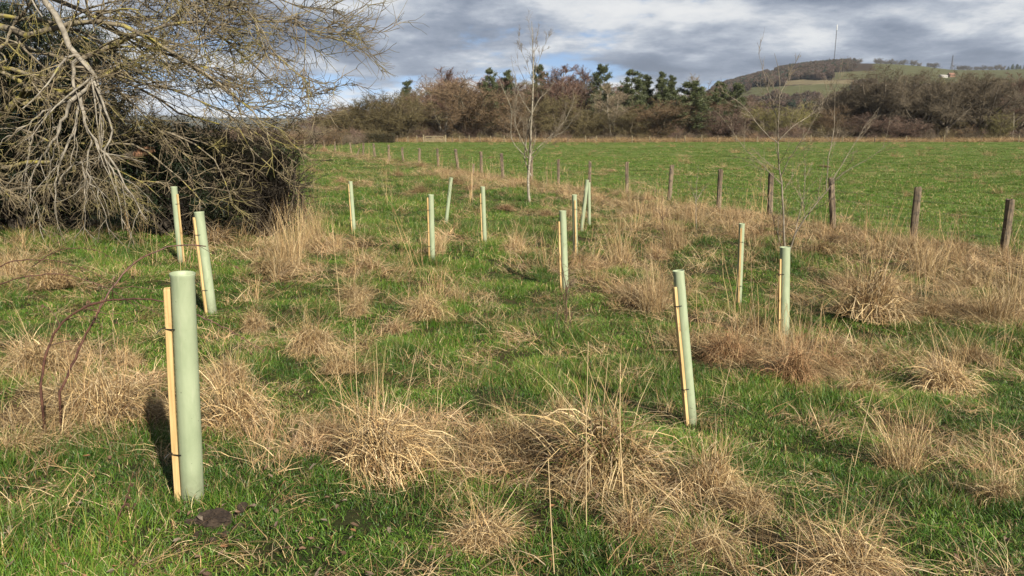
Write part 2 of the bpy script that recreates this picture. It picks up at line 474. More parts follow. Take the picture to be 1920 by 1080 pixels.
def mat_ground():
    m, nt, N, L = nodes_of('meadow_soil_and_turf')
    out = N('ShaderNodeOutputMaterial')
    a = N('ShaderNodeAttribute'); a.attribute_name = 'col'
    tc = N('ShaderNodeTexCoord')
    n = N('ShaderNodeTexNoise'); n.inputs['Scale'].default_value = 3.5; n.inputs['Detail'].default_value = 10; n.inputs['Roughness'].default_value = 0.7
    L(tc.outputs['Object'], n.inputs[0])
    n2 = N('ShaderNodeTexNoise'); n2.inputs['Scale'].default_value = 0.16; n2.inputs['Detail'].default_value = 9; n2.inputs['Roughness'].default_value = 0.68
    mp = N('ShaderNodeMapping'); mp.inputs['Scale'].default_value = (0.5, 1.3, 1); mp.inputs['Rotation'].default_value = (0, 0, 0.15); L(tc.outputs['Object'], mp.inputs[0]); L(mp.outputs[0], n2.inputs[0])
    ad = N('ShaderNodeMath'); ad.operation = 'ADD'; L(n.outputs[0], ad.inputs[0]); L(n2.outputs[0], ad.inputs[1])
    mr = N('ShaderNodeMapRange'); L(ad.outputs[0], mr.inputs[0]); mr.inputs[1].default_value = 0.6; mr.inputs[2].default_value = 1.4; mr.inputs[3].default_value = 0.62 * ALB; mr.inputs[4].default_value = 1.38 * ALB
    hs = N('ShaderNodeHueSaturation'); L(a.outputs[0], hs.inputs['Color']); L(mr.outputs[0], hs.inputs['Value'])
    mr3 = N('ShaderNodeMapRange'); L(n2.outputs[0], mr3.inputs[0]); mr3.inputs[1].default_value = 0.3; mr3.inputs[2].default_value = 0.7; mr3.inputs[3].default_value = 0.512; mr3.inputs[4].default_value = 0.486
    L(mr3.outputs[0], hs.inputs['Hue'])
    p = N('ShaderNodeBsdfPrincipled'); L(hs.outputs[0], p.inputs['Base Color']); p.inputs['Roughness'].default_value = 0.95; p.inputs['Specular IOR Level'].default_value = 0.1
    b = N('ShaderNodeBump'); b.inputs['Strength'].default_value = 0.9; b.inputs['Distance'].default_value = 0.06; L(n.outputs[0], b.inputs['Height']); L(b.outputs[0], p.inputs['Normal'])
    L(p.outputs[0], out.inputs[0])
    return m


M_ground = mat_ground()

# ------------------------------------------------------------------ where the meadow is dry and where it is green
FENCE_PX = [(2075, 500), (1881, 478), (1710, 455), (1562, 430), (1443, 408), (1347, 394), (1254, 378), (1175, 366), (1105, 356), (1047, 349),
            (995, 343), (943, 336), (903, 327), (859, 318), (822, 312), (786, 307), (756, 303), (729, 299), (703, 295), (681, 292),
            (659, 289), (628, 285), (608, 281.5), (590, 279), (571, 277), (552, 275)]
FENCE = np.array([on_ground(*p) for p in FENCE_PX])


def fence_side(x, y):
    """Signed distance across the fence line in x: positive in the field beyond."""
    fx = np.interp(y, FENCE[:, 1], FENCE[:, 0])
    return x - fx


# (px, py, radius in metres, weight): positive is dry straw, negative green turf
BLOBS = [(80, 680, .55, .9), (200, 745, .6, .9), (60, 800, .6, .7), (440, 760, .6, .6), (720, 840, .6, .8), (600, 640, .5, .6), (690, 690, .4, .5),
         (1000, 850, .4, .8), (1130, 880, .55, .8), (1340, 920, .35, .8), (1200, 1000, .35, .6), (1420, 1000, .3, .5), (900, 1010, .3, .6), (1600, 1060, .4, .6), (1060, 960, .25, -.6), (1280, 980, .22, -.6), (1060, 1050, .25, -.5), (1480, 930, .3, -.8),
         (1700, 820, .5, .9), (1620, 760, .5, .7), (1860, 900, .35, .5), (1480, 680, .7, .9), (1360, 650, .7, .7), (1600, 680, .6, .5), (1780, 690, .7, .7), (1640, 560, 1.0, .9),
         (1860, 600, 1.2, .9), (1780, 520, 1.2, .7), (1880, 500, 1.2, .6), (1230, 560, .8, .9), (1190, 500, 1.2, .9), (1260, 440, 1.5, .9), (1180, 640, .6, .5),
         (540, 470, 1.3, .9), (590, 430, 1.3, .8), (500, 520, .8, .6), (660, 520, .8, .6), (760, 540, .7, .5), (790, 580, .5, .8), (950, 460, 1.0, .5), (1000, 500, .8, .4), (820, 450, .7, .5),
         (30, 490, .9, .8), (120, 520, .7, .6), (480, 590, .5, .7), (560, 350, 2.5, .4), (1050, 585, .5, .7), (880, 560, .5, .3), (980, 640, .4, .3),
         (320, 560, 1.2, -.9), (200, 470, 1.5, -.7), (420, 660, .6, -.8), (250, 620, .7, -.7), (150, 950, .8, -1.2), (300, 1030, .8, -1.0), (560, 740, .5, -.7), (860, 620, 1.0, -.7), (880, 740, .7, -.8),
         (1100, 640, .6, -.7), (700, 430, 1.6, -.9), (880, 480, 1.0, -.6), (1450, 790, .8, -1.0), (1560, 860, .7, -.9), (1480, 740, .6, -.7), (1700, 950, .7, -.8), (1250, 740, .6, -.8), (1830, 790, .7, -.6),
         (560, 1000, .7, -.7), (760, 1000, .5, -.5), (620, 900, .35, -.3), (1700, 640, .8, -.6), (1330, 490, 1.0, -.6), (1400, 540, .8, -.4), (650, 380, 2.5, -.3), (1880, 720, .6, -.6),
         (690, 400, 2.0, -.5), (960, 540, .8, -.5), (620, 320, 4.0, -.3), (560, 310, 4.0, -.3)]
BL = np.array([[*on_ground(a, b)[:2], c, w] for a, b, c, w in BLOBS])


def dryness(x, y):
    x = np.asarray(x, float); y = np.asarray(y, float)
    d = 0.25 + 0.8 * (vnoise(x, y, 1.6, 31, 3, 0.6) - 0.5) + 0.6 * (vnoise(x, y, 0.5, 35, 2, 0.6) - 0.5)
    for bx, by, r, w in BL:
        d = d + w * 0.52 * np.exp(-((x - bx) ** 2 + (y - by) ** 2) / (r * r * 1.3))
    s = fence_side(x, y)
    band = np.exp(-((s + 1.6) / 1.9) ** 2) * np.clip((y - 9) / 6, 0, 1)
    d = d + 0.55 * band
    field = 1 / (1 + np.exp(-(s - 0.35) * 4))
    df = 0.04 + 0.50 * np.clip(vnoise(x, y, 9.0, 41, 4, 0.65) - 0.55, 0, 1)
    d = d * (1 - field) + df * field
    return np.clip(d, 0, 1)


# ------------------------------------------------------------------ the ground: one sheet to the horizon
def build_ground():
    ys = [-40, -25, -15, -9, -5, -2.5, -1, 0, 0.8, 1.5]
    y = 2.0
    while y < 9000:
        ys.append(y); y += max(0.07, 0.019 * y)
    ys = np.array(ys)
    u = np.linspace(-1, 1, 241)
    u = np.sign(u) * (0.75 * np.abs(u) + 0.25 * np.abs(u) ** 3)
    Wd = np.where(ys < 0, 30, 9 + 1.05 * np.clip(ys, 0, None)); Wd = np.where(ys < 2, np.maximum(Wd, 12), Wd)
    X = u[None] * Wd[:, None]; Y = np.repeat(ys[:, None], len(u), 1)
    Z = gz(X, Y)
    D = dryness(X, Y)
    s = fence_side(X, Y)
    field = 1 / (1 + np.exp(-(s - 0.35) * 4))
    g = np.array([0.036, 0.040, 0.013]); d = np.array([0.085, 0.056, 0.028])
    gf = np.array([0.110, 0.155, 0.028]); dfc = np.array([0.25, 0.20, 0.085])
    near = g[None, None] * (1 - D[..., None]) + d[None, None] * D[..., None]
    far = gf[None, None] * (1 - D[..., None]) + dfc[None, None] * D[..., None]
    far_blend = np.maximum(field, np.clip((Y - 18) / 25, 0, 1) * 0.8)[..., None]
    C = near * (1 - far_blend) + far * far_blend
    # tractor-wide tonal stripes in the pasture
    C *= (1 + 0.16 * (vnoise(X * 0.25 + Y * 0.04, Y, 7.0, 51, 3) - 0.5) * field)[..., None]
    # woodland floor beyond the pasture, then rough land
    wood = np.clip((Y - 168 + 4 * (vnoise(X, Y, 12, 61, 2) - .5)) / 3, 0, 1)[..., None]
    C = C * (1 - wood) + np.array([0.075, 0.052, 0.030])[None, None] * wood
    n, mcol = X.shape
    idx = np.arange(n * mcol).reshape(n, mcol)
    q = np.stack([idx[:-1, :-1], idx[:-1, 1:], idx[1:, 1:], idx[1:, :-1]], -1).reshape(-1, 4)
    V = np.stack([X, Y, Z], -1).reshape(-1, 3)
    me = mesh_from('ground', V, [q], True, C.reshape(-1, 3), (M_ground,))
    tag(obj('ground', me), 'rough meadow and green pasture running to the woodland', kind='structure')


build_ground()


# ------------------------------------------------------------------ blades of grass
def blades(g, base, az, elev, length, width, droop, nseg, col, twist=0.6, zmin=0.004, tipcol=None, wav=0.12):
    """Curved tapering blades; all arguments per blade. Returns verts, faces, colours."""
    n = len(base)
    P = np.empty((n, nseg + 1, 3)); P[:, 0] = base
    e = elev.copy(); a = az.copy()
    st = length / nseg
    for k in range(nseg):
        d = np.stack([np.cos(e) * np.cos(a), np.cos(e) * np.sin(a), np.sin(e)], 1)
        P[:, k + 1] = P[:, k] + d * st[:, None]
        P[:, k + 1, 2] = np.maximum(P[:, k + 1, 2], zmin + g.uniform(0, 0.02, n))
        e = np.maximum(e - droop / nseg, -1.25); a = a + g.normal(0, wav, n)
    tw = az + math.pi / 2 + g.normal(0, twist, n)
    sd = np.stack([np.cos(tw), np.sin(tw), g.normal(0, 0.25, n)], 1)
    prof = np.linspace(1, 0.0, nseg + 1) ** 0.6
    V = []
    left = P[:, :-1] - sd[:, None] * (width[:, None] * prof[None, :-1] * 0.5)[..., None]
    right = P[:, :-1] + sd[:, None] * (width[:, None] * prof[None, :-1] * 0.5)[..., None]
    tip = P[:, -1:]
    V = np.concatenate([left, right, tip], 1)            # (n, 2*nseg+1, 3)
    k = 2 * nseg + 1
    o = (np.arange(n) * k)[:, None]
    fs = []
    for j in range(nseg - 1):
        fs.append(o + np.array([[j, nseg + j, nseg + j + 1, j + 1]]))
    tri = o + np.array([[nseg - 1, 2 * nseg - 1, 2 * nseg]])
    C = np.repeat(col[:, None], k, 1)
    if tipcol is not None:
        w = np.concatenate([np.linspace(0, 1, nseg), np.linspace(0, 1, nseg), [1.0]])[None, :, None]
        C = C * (1 - w) + tipcol[:, None] * w
    return V.reshape(-1, 3), ([np.concatenate(fs)] if fs else []) + [tri], C.reshape(-1, 3)


STRAW = np.array([[0.62, 0.445, 0.215], [0.52, 0.35, 0.165], [0.40, 0.26, 0.118], [0.22, 0.130, 0.056], [0.44, 0.335, 0.205], [0.13, 0.072, 0.034], [0.76, 0.59, 0.33]])
GREEN = np.array([[0.060, 0.148, 0.013], [0.088, 0.195, 0.018], [0.125, 0.235, 0.022], [0.185, 0.245, 0.036], [0.044, 0.112, 0.013], [0.24, 0.25, 0.055]])


def pick_cols(g, pal, n, p=None, jit=0.12):
    c = pal[g.choice(len(pal), n, p=p)]
    return c * (1 + g.normal(0, jit, (n, 1)))


def disc(g, n, r):
    a = g.uniform(0, 2 * math.pi, n); q = r * np.sqrt(g.uniform(0, 1, n))
    return np.stack([q * np.cos(a), q * np.sin(a), np.full(n, -0.01)], 1)


def clump_turf(seed, n=110, r=0.14, straw=0.08, h=(0.035, 0.095)):
    g = np.random.default_rng(seed); G = Geo()
    b = disc(g, n, r)
    c = pick_cols(g, GREEN, n, [.2, .26, .24, .13, .12, .05])
    s = g.uniform(0, 1, n) < straw
    c[s] = pick_cols(g, STRAW, int(s.sum()))
    V, f, C = blades(g, b, g.uniform(0, 6.28, n), np.radians(g.uniform(35, 88, n)), g.uniform(*h, n), 0.0026 + 0.005 * g.uniform(0, 1, n) ** 2, g.uniform(0.2, 2.0, n), 3, c * 0.85, tipcol=c * 1.12)
    G.add(V, f, C)
    return G.data()


def clump_thatch(seed, n=70, r=0.16):
    g = np.random.default_rng(seed); G = Geo()
    b = disc(g, n, r); b[:, 2] = g.uniform(0, 0.035, n)
    main = g.uniform(0, 6.28)
    V, f, C = blades(g, b, main + g.normal(0, 1.0, n), np.radians(g.uniform(-5, 38, n)), g.uniform(0.10, 0.32, n), g.uniform(0.0025, 0.0045, n), g.uniform(0.2, 1.0, n), 3, pick_cols(g, STRAW, n), wav=0.25)
    G.add(V, f, C)
    return G.data()


def clump_upright(seed, n=60, r=0.09, h=(0.25, 0.62)):
    g = np.random.default_rng(seed); G = Geo()
    b = disc(g, n, r)
    V, f, C = blades(g, b, g.uniform(0, 6.28, n), np.radians(g.uniform(58, 88, n)), g.uniform(*h, n), g.uniform(0.0028, 0.0048, n), g.uniform(0.1, 1.3, n), 4, pick_cols(g, STRAW, n, [.2, .2, .18, .12, .14, .06, .1]))
    G.add(V, f, C)
    m = 25
    V, f, C = blades(g, disc(g, m, r * 1.3), g.uniform(0, 6.28, m), np.radians(g.uniform(30, 75, m)), g.uniform(.15, .3, m), g.uniform(.003, .005, m), g.uniform(1.0, 2.2, m), 4, pick_cols(g, STRAW, m))
    G.add(V, f, C)
    return G.data()


def clump_stalks(seed, n=5):
    g = np.random.default_rng(seed); G = Geo()
    b = disc(g, n, 0.1)
    az = g.uniform(0, 6.28, n); L = g.uniform(0.5, 1.0, n)
    P = np.empty((n, 4, 3)); P[:, 0] = b
    tilt = g.uniform(0.03, 0.28, n)
    for k in range(1, 4):
        P[:, k] = b + np.stack([np.cos(az) * tilt, np.sin(az) * tilt, np.ones(n)], 1) * (L * k / 3)[:, None] + g.normal(0, 0.012, (n, 3))
    lay_tubes(G, P, np.full((n, 4), 0.0026) * np.linspace(1.2, 0.6, 4)[None], 3, pick_cols(g, STRAW, n, [.25, .2, .1, .1, .2, .1, .05]))
    for i in range(n):
        if g.uniform() < 0.6:
            m = 16
            t = g.uniform(0, 1, m)
            bb = P[i, 2] * 0.35 + P[i, 3] * 0.65 + (P[i, 3] - P[i, 2]) * 0.35 * (t[:, None] * 2 - 1)
            V, f, C = blades(g, bb, g.uniform(0, 6.28, m), np.radians(g.uniform(45, 80, m)), g.uniform(0.02, 0.05, m), np.full(m, 0.003), g.uniform(0, 0.6, m), 2, pick_cols(g, STRAW, m), zmin=-9)
            G.add(V, f, C)
    return G.data()


def self_scatter(name, variants, P, rot, scl, pick, tint, mat, label):
    """One object whose own mesh holds the plant shapes and the spots they grow on; its node tree sets them out."""
    Vs = [np.zeros((0, 3))]; Fs = []; Cs = []; var = []
    n0 = len(P)
    Vs.append(np.asarray(P)); Cs.append(np.zeros((n0, 3))); var.append(np.zeros(n0, int)); off = n0
    for i, (V, fl, C) in enumerate(variants):
        Vs.append(V); Cs.append(C); var.append(np.full(len(V), i + 1))
        Fs += [f + off for f in fl]; off += len(V)
    V = np.concatenate(Vs)
    me = mesh_from(name, V, Fs, False, np.concatenate(Cs), (mat,))
    nv = len(V)

    def attr(nm, typ, key, data, width):
        full = np.zeros((nv, width), np.float32 if typ != 'INT' else np.int32); full[:n0] = np.asarray(data).reshape(n0, width)
        me.attributes.new(nm, typ, 'POINT').data.foreach_set(key, full.ravel())
    me.attributes.new('variant', 'INT', 'POINT').data.foreach_set('value', np.concatenate(var).astype(np.int32))
    attr('rot', 'FLOAT_VECTOR', 'vector', rot, 3)
    attr('scl', 'FLOAT_VECTOR', 'vector', scl, 3)
    attr('pick', 'INT', 'value', pick, 1)
    attr('tint', 'FLOAT', 'value', tint, 1)
    o = obj(name, me)
    tag(o, label, kind='stuff')
    ng = bpy.data.node_groups.new(name + '_set_out', 'GeometryNodeTree')
    ng.interface.new_socket('Geometry', in_out='INPUT', socket_type='NodeSocketGeometry')
    ng.interface.new_socket('Geometry', in_out='OUTPUT', socket_type='NodeSocketGeometry')
    N = ng.nodes.new; L = ng.links.new
    gi = N('NodeGroupInput'); go = N('NodeGroupOutput')

    def named(nm, typ):
        a = N('GeometryNodeInputNamedAttribute'); a.data_type = typ; a.inputs['Name'].default_value = nm
        return a.outputs['Attribute']
    va = named('variant', 'INT')

    def sep(i):
        c = N('FunctionNodeCompare'); c.data_type = 'INT'; c.operation = 'EQUAL'
        ins = [s for s in c.inputs if s.type == 'INT']
        L(va, ins[0]); ins[1].default_value = i
        s = N('GeometryNodeSeparateGeometry'); s.domain = 'POINT'
        L(gi.outputs[0], s.inputs[0]); L(c.outputs[0], s.inputs[1])
        return s.outputs[0]
    pts = sep(0)
    g2i = N('GeometryNodeGeometryToInstance')
    # joined in reverse link order, so link the last variant first
    for i in range(len(variants), 0, -1):
        L(sep(i), g2i.inputs[0])
    iop = N('GeometryNodeInstanceOnPoints')
    L(pts, iop.inputs['Points']); L(g2i.outputs[0], iop.inputs['Instance'])
    iop.inputs['Pick Instance'].default_value = True
    L(named('pick', 'INT'), iop.inputs['Instance Index'])
    er = N('FunctionNodeEulerToRotation'); L(named('rot', 'FLOAT_VECTOR'), er.inputs[0]); L(er.outputs[0], iop.inputs['Rotation'])
    L(named('scl', 'FLOAT_VECTOR'), iop.inputs['Scale'])
    L(iop.outputs[0], go.inputs[0])
    md = o.modifiers.new('set_out', 'NODES'); md.node_group = ng
    return o


# sapling tubes keep a small worn ring of ground: (top px, base px, radius, stake angle, stake top below tube top, label)
SHELTERS = [
    ((342, 512), (362, 943), .0555, 198, .075, .030, 'largest pale green tree shelter tube, beside the arching bramble canes'),
    ((373, 397), (398, 588), .0560, 228, .06, .026, 'pale green tree shelter in the left pair, leaning, its stake on the near side'),
    ((326, 350), (340, 494), .0500, 335, .12, .026, 'pale green tree shelter closest to the dark evergreen thicket, stake to its right'),
    ((657, 340), (664, 435), .0450, 215, .06, .024, 'lone slim tree shelter standing between the thicket and the fence'),
    ((808, 365), (811, 491), .0480, 205, .05, .026, 'tree shelter with a yellow stake, left of the one leaning right'),
    ((846, 333), (836, 422), .0450, 80, .15, .022, 'tree shelter leaning to the right with no stake in view, left of the birch'),
    ((905, 350), (909, 458), .0480, 205, .14, .024, 'tree shelter just left of the silver birch, thin orange stake on its left'),
    ((1055, 395), (1060, 547), .0530, 195, .16, .026, 'thick tree shelter in the middle, its stake starting well below the rim'),
    ((1077, 365), (1079, 485), .0460, 275, .10, .026, 'tree shelter with the stake down its front, behind the thick middle one'),
    ((1101, 337), (1090, 435), .0470, 100, .15, .022, 'tree shelter leaning right across another one near the fence'),
    ((1104, 342), (1105, 423), .0430, 90, .15, .022, 'tree shelter half hidden behind the one that leans right'),
    ((1272, 507), (1297, 794), .0420, 215, .12, .028, 'tall slim leaning tree shelter with a bright yellow stake, in the green turf'),
    ((1391, 419), (1385, 571), .0400, 250, .06, .026, 'slender tree shelter with the stake in front, left of the leafless sapling'),
    ((1472, 463), (1470, 640), .0600, 200, .14, .024, 'mud splashed tree shelter right in front of the multi-stemmed leafless sapling'),
]
SH_BASE = [on_ground(*s[1]) for s in SHELTERS]


def frustum_points(g, y0, y1, dens, margin=1.6):
    """Random spots over the ground the photo shows between two distances, plus a margin either side."""
    hw1 = 0.70 * y1 + margin
    n = int(dens * 2 * hw1 * (y1 - y0))
    x = g.uniform(-hw1, hw1, n); y = g.uniform(y0, y1, n)
    k = np.abs(x) < 0.70 * y + margin
    return x[k], y[k]


def tussock_data(seed, kind):
    g = np.random.default_rng(seed); G = Geo()
    pal, pr = STRAW, None
    lock = g.uniform(0, 6.28, 9)
    if kind == 'rust': pal = np.array([[.36, .205, .095], [.28, .15, .07], [.44, .28, .14], [.19, .10, .048], [.52, .36, .19]])
    if kind == 'tall':
        n = 330
        V, f, C = blades(g, disc(g, n, .17), g.uniform(0, 6.28, n), np.radians(g.uniform(55, 89, n)), g.uniform(.35, .85, n), g.uniform(.0026, .0044, n), g.uniform(.1, 1.1, n), 5, pick_cols(g, pal, n)); G.add(V, f, C)
        n = 260
        V, f, C = blades(g, disc(g, n, .22), g.uniform(0, 6.28, n), np.radians(g.uniform(20, 75, n)), g.uniform(.2, .45, n), g.uniform(.003, .005, n), g.uniform(.8, 2.4, n), 5, pick_cols(g, pal, n)); G.add(V, f, C)
    else:
        n = 520; R0 = .16
        b = disc(g, n, R0); q = np.linalg.norm(b[:, :2], axis=1) / R0
        comb = g.uniform(0, 6.28); az = np.arctan2(b[:, 1] + .05 * math.sin(comb), b[:, 0] + .05 * math.cos(comb)) + g.normal(0, 1.3, n)
        az += .5 * np.sin(az * 3 + lock[0]) + .35 * np.sin(az * 7 + lock[1]); b[:, 2] = .10 * (1 - q ** 2) * g.uniform(.4, 1, n) * (1 + .5 * np.sin(az * 2 + lock[2]))
        V, f, C = blades(g, b, az, np.radians(np.clip(80 - 40 * q + g.normal(0, 22, n), 0, 100)), g.uniform(.16, .50, n), g.uniform(.0035, .0068, n), g.uniform(1.6, 3.2, n), 6, pick_cols(g, pal, n), wav=.16); G.add(V, f, C)
        n = 780   # loose straw flopped over the top and round the skirt
        b = disc(g, n, .24); rr = np.linalg.norm(b[:, :2], axis=1) / .24; b[:, 2] = np.maximum(.24 * (1 - rr ** 1.5), .01) * g.uniform(.5, 1.1, n) * (1 + .25 * np.sin(np.arctan2(b[:, 1], b[:, 0]) * 3 + lock[3]))
        V, f, C = blades(g, b, g.uniform(0, 6.28, n), np.radians(g.uniform(-30, 40, n)), g.uniform(.08, .30, n), g.uniform(.0035, .0065, n), g.uniform(.4, 1.6, n), 4, pick_cols(g, pal, n), wav=.25); G.add(V, f, C)
        n = 90    # a few blades still upright
        V, f, C = blades(g, disc(g, n, .13), g.uniform(0, 6.28, n), np.radians(g.uniform(50, 86, n)), g.uniform(.3, .75, n), g.uniform(.002, .0035, n), g.uniform(.2, 1.2, n), 5, pick_cols(g, pal, n)); G.add(V, f, C)
        if kind == 'green':
            n = 330
            V, f, C = blades(g, disc(g, n, .13), g.uniform(0, 6.28, n), np.radians(g.uniform(40, 85, n)), g.uniform(.15, .38, n), g.uniform(.003, .005, n), g.uniform(.3, 1.6, n), 4, pick_cols(g, GREEN, n)); G.add(V, f, C)
    return G.data()


def tussock_mesh(seed, kind):
    V, f, C = tussock_data(seed, kind)
    return mesh_from('tussock_' + kind, V, f, False, C, (M_tussock,))


def build_grass():
    g = np.random.default_rng(101)
    # --- green turf
    vs = [clump_turf(s, straw=w) for s, w in ((1, .06), (2, .09), (3, .15), (4, .28), (5, .04))] + [clump_turf(6, 90, .13, .08, (.08, .17)), clump_turf(7, 90, .13, .15, (.07, .15))]
    X = []; Y = []; S = []
    for y0, y1, dens, sc in ((1.6, 4.5, 95, 0.9), (4.5, 8, 80, 1.0), (8, 13, 48, 1.25), (13, 22, 24, 1.6), (22, 40, 9, 2.3), (40, 70, 2.6, 3.4), (70, 110, .8, 4.5), (110, 165, .25, 5.5)):
        x, y = frustum_points(g, y0, y1, dens); X.append(x); Y.append(y); S.append(np.full(len(x), sc))
    X = np.concatenate(X); Y = np.concatenate(Y); S = np.concatenate(S)
    D = dryness(X, Y); side = fence_side(X, Y)
    keep = g.uniform(0, 1, len(X)) < np.clip(1.25 - 1.15 * D, 0.10, 1)
    keep &= ~((side > 1) & (g.uniform(0, 1, len(X)) < 0.25))
    X, Y, S, D, side = (a[keep] for a in (X, Y, S, D, side))
    lush = vnoise(X, Y, 0.9, 71, 2)
    hs = np.where(side > .3, 0.75, 0.55 + 1.3 * np.clip(lush - .35, 0, 1))
    n = len(X)
    pick = np.where((lush > 0.6) & (side < 0.3), g.integers(5, 7, n), np.where(D > .5, g.integers(2, 4, n), g.integers(0, 5, n)))
    scl = np.stack([S, S, S * hs * g.uniform(.8, 1.2, n)], 1)
    scl[:, 2] = np.minimum(scl[:, 2], np.where(side > .3, 1.6, 2.0))
    rot = np.stack([g.normal(0, .08, n), g.normal(0, .08, n), g.uniform(0, 6.28, n)], 1)
    tint = np.clip(vnoise(X, Y, 0.8, 81, 3, .65) * 2.2 - 0.6 + g.normal(0, .15, n), 0, 1)
    tint = np.where(side > .3, .45 + .5 * tint, tint)     # grazed pasture: paler, more even
    self_scatter('green_grass', vs, np.stack([X, Y, gz(X, Y)], 1), rot, scl, pick, tint, M_turf, 'short green turf growing all over the meadow and pasture')
    # --- flattened straw thatch
    vs = [clump_thatch(s) for s in range(20, 25)]
    X = []; Y = []; S = []
    for y0, y1, dens, sc in ((1.6, 4.5, 42, 0.9), (4.5, 8, 36, 1.0), (8, 13, 22, 1.25), (13, 22, 10, 1.7), (22, 45, 4.5, 2.3), (45, 85, 1.0, 3.2)):
        x, y = frustum_points(g, y0, y1, dens); X.append(x); Y.append(y); S.append(np.full(len(x), sc))
    X = np.concatenate(X); Y = np.concatenate(Y); S = np.concatenate(S)
    D = dryness(X, Y)
    keep = g.uniform(0, 1, len(X)) < np.clip((D - .22) * 1.6, np.where(fence_side(X, Y) > .5, .02, .09), 1)
    X, Y, S, D = (a[keep] for a in (X, Y, S, D)); n = len(X)
    z = np.where(D > .7, g.uniform(0, .06, n), 0)
    rot = np.stack([g.normal(0, .15, n), g.normal(0, .15, n), g.uniform(0, 6.28, n)], 1)
    scl = np.stack([S, S, np.minimum(S, 1.6) * g.uniform(.8, 1.7, n)], 1)
    tint = np.clip(vnoise(X, Y, 1.0, 83, 3) * 1.4 - 0.2 + g.normal(0, .15, n), 0, 1)
    self_scatter('flattened_dry_grass', vs, np.stack([X, Y, gz(X, Y) + z], 1), rot, scl, g.integers(0, 5, n), tint, M_straw, 'matted straw coloured grass lying between the tussocks')
    # --- standing dry tufts and stalks
    vs = [clump_upright(30), clump_upright(31), clump_upright(32, 45, .07, (.35, .75)), clump_upright(33, 50, .10, (.15, .38)), clump_upright(34, 40, .12, (.12, .28)),
          clump_stalks(35), clump_stalks(36, 4), clump_stalks(37, 7), tussock_data(40, 'mound'), tussock_data(41, 'mound')]
    X = []; Y = []; S = []
    for y0, y1, dens, sc in ((2.2, 5, 11, .8), (5, 9, 11, .9), (9, 14, 9, 1.05), (14, 24, 7, 1.2), (24, 45, 2.8, 1.35), (45, 95, .7, 1.6)):
        x, y = frustum_points(g, y0, y1, dens); X.append(x); Y.append(y); S.append(np.full(len(x), sc))
    X = np.concatenate(X); Y = np.concatenate(Y); S = np.concatenate(S)
    D = dryness(X, Y); side = fence_side(X, Y)
    keep = g.uniform(0, 1, len(X)) < np.clip((D - .34) * 1.6, 0.045, 1) * np.clip(vnoise(X, Y, 1.1, 91, 2) * 2.2 - .5, .05, 1)
    keep &= ~((side > .5) & (g.uniform(0, 1, len(X)) < .6))
    X, Y, S, D, side = (a[keep] for a in (X, Y, S, D, side)); n = len(X)
    pick = g.choice(10, n, p=[.11, .11, .12, .07, .07, .13, .11, .12, .08, .08])
    short = Y < 7
    pick = np.where(short & (g.uniform(0, 1, n) < .7), g.integers(3, 5, n), pick)
    sv = S * g.uniform(.75, 1.2, n)
    rot = np.stack([g.normal(0, .14, n), g.normal(0, .14, n), g.uniform(0, 6.28, n)], 1)
    scl = np.stack([sv * g.uniform(.8, 1.3, n), sv * g.uniform(.8, 1.3, n), sv * np.where(side > .5, .55, 1) * np.where(pick >= 8, g.uniform(.45, 1.1, n), 1)], 1)
    tint = np.clip(vnoise(X, Y, 1.6, 93, 3) * 1.4 - 0.2 + g.normal(0, .15, n), 0, 1)
    # the rough edge of the pasture along the woodland fence
    m = 2600
    ex = g.uniform(-45, 135, m); ey = 166 + g.normal(0, 2.2, m)
    me_ = np.full(m, 3); es = g.uniform(1.6, 3.4, m)
    # rough tufts out in the pasture
    m2 = 420
    fx = g.uniform(-25, 110, m2); fy = g.uniform(35, 160, m2) ; kk = (fence_side(fx, fy) > 4) & (vnoise(fx, fy, 10, 95, 3) > .52)
    fx = fx[kk]; fy = fy[kk]; m2 = len(fx)
    AX = np.concatenate([X, ex, fx]); AY = np.concatenate([Y, ey, fy])
    rot = np.concatenate([rot, np.stack([np.zeros(m + m2), np.zeros(m + m2), g.uniform(0, 6.28, m + m2)], 1)])
    s2 = np.concatenate([es, g.uniform(.9, 2.0, m2)])
    scl = np.concatenate([scl, np.stack([s2 * 2.2, s2 * 2.2, s2 * .8], 1)])
    pick = np.concatenate([pick, g.choice([0, 1, 3, 4], m + m2)])
    tint = np.concatenate([tint, g.uniform(.2, .9, m + m2)])
    self_scatter('standing_dry_grass', vs, np.stack([AX, AY, gz(AX, AY)], 1), rot, scl, pick, tint, M_straw, 'thin standing straw grass and seed stalks across the meadow')


build_grass()


# ------------------------------------------------------------------ far hills
def sstep(t):
    t = np.clip(t, 0, 1); return t * t * (3 - 2 * t)


RIDGE = np.array([(1180, 248), (1290, 205), (1330, 170), (1400, 152), (1450, 139), (1500, 132), (1560, 127), (1640, 129), (1700, 133), (1750, 139), (1800, 139),
                  (1850, 139), (1920, 137), (2100, 140), (2300, 170), (2600, 246)], float)


HR = 2200.0                      # distance of the hill's crest


def hill_h(az, Y):
    """Height of the mast hill: az is the sideways slope x / y."""
    top = np.interp(960 + 1400 * az, RIDGE[:, 0], (245 - RIDGE[:, 1])) * HR / 1400 + 2.0
    k = np.where(Y <= HR, sstep((Y - 420) / (HR - 420)) * 0.5 + 0.5 * np.clip((Y - 420) / (HR - 420), 0, 1), 1 - 0.5 * sstep((Y - HR) / 1500.0))
    bump = (vnoise(az * 1400, Y, 160, 7, 3) - .5) * 7 * np.clip((Y - 450) / 400, 0, 1) * (1 - np.clip((Y - HR + 350) / 250, 0, 1))
    return top * k - 1.0 + bump * (top > 5)


def py_of(az, Y, h):
    s = (h - CAM[2]) / Y
    v = (s * CP + SP) / (CP - s * SP)
    return 540 - v * F


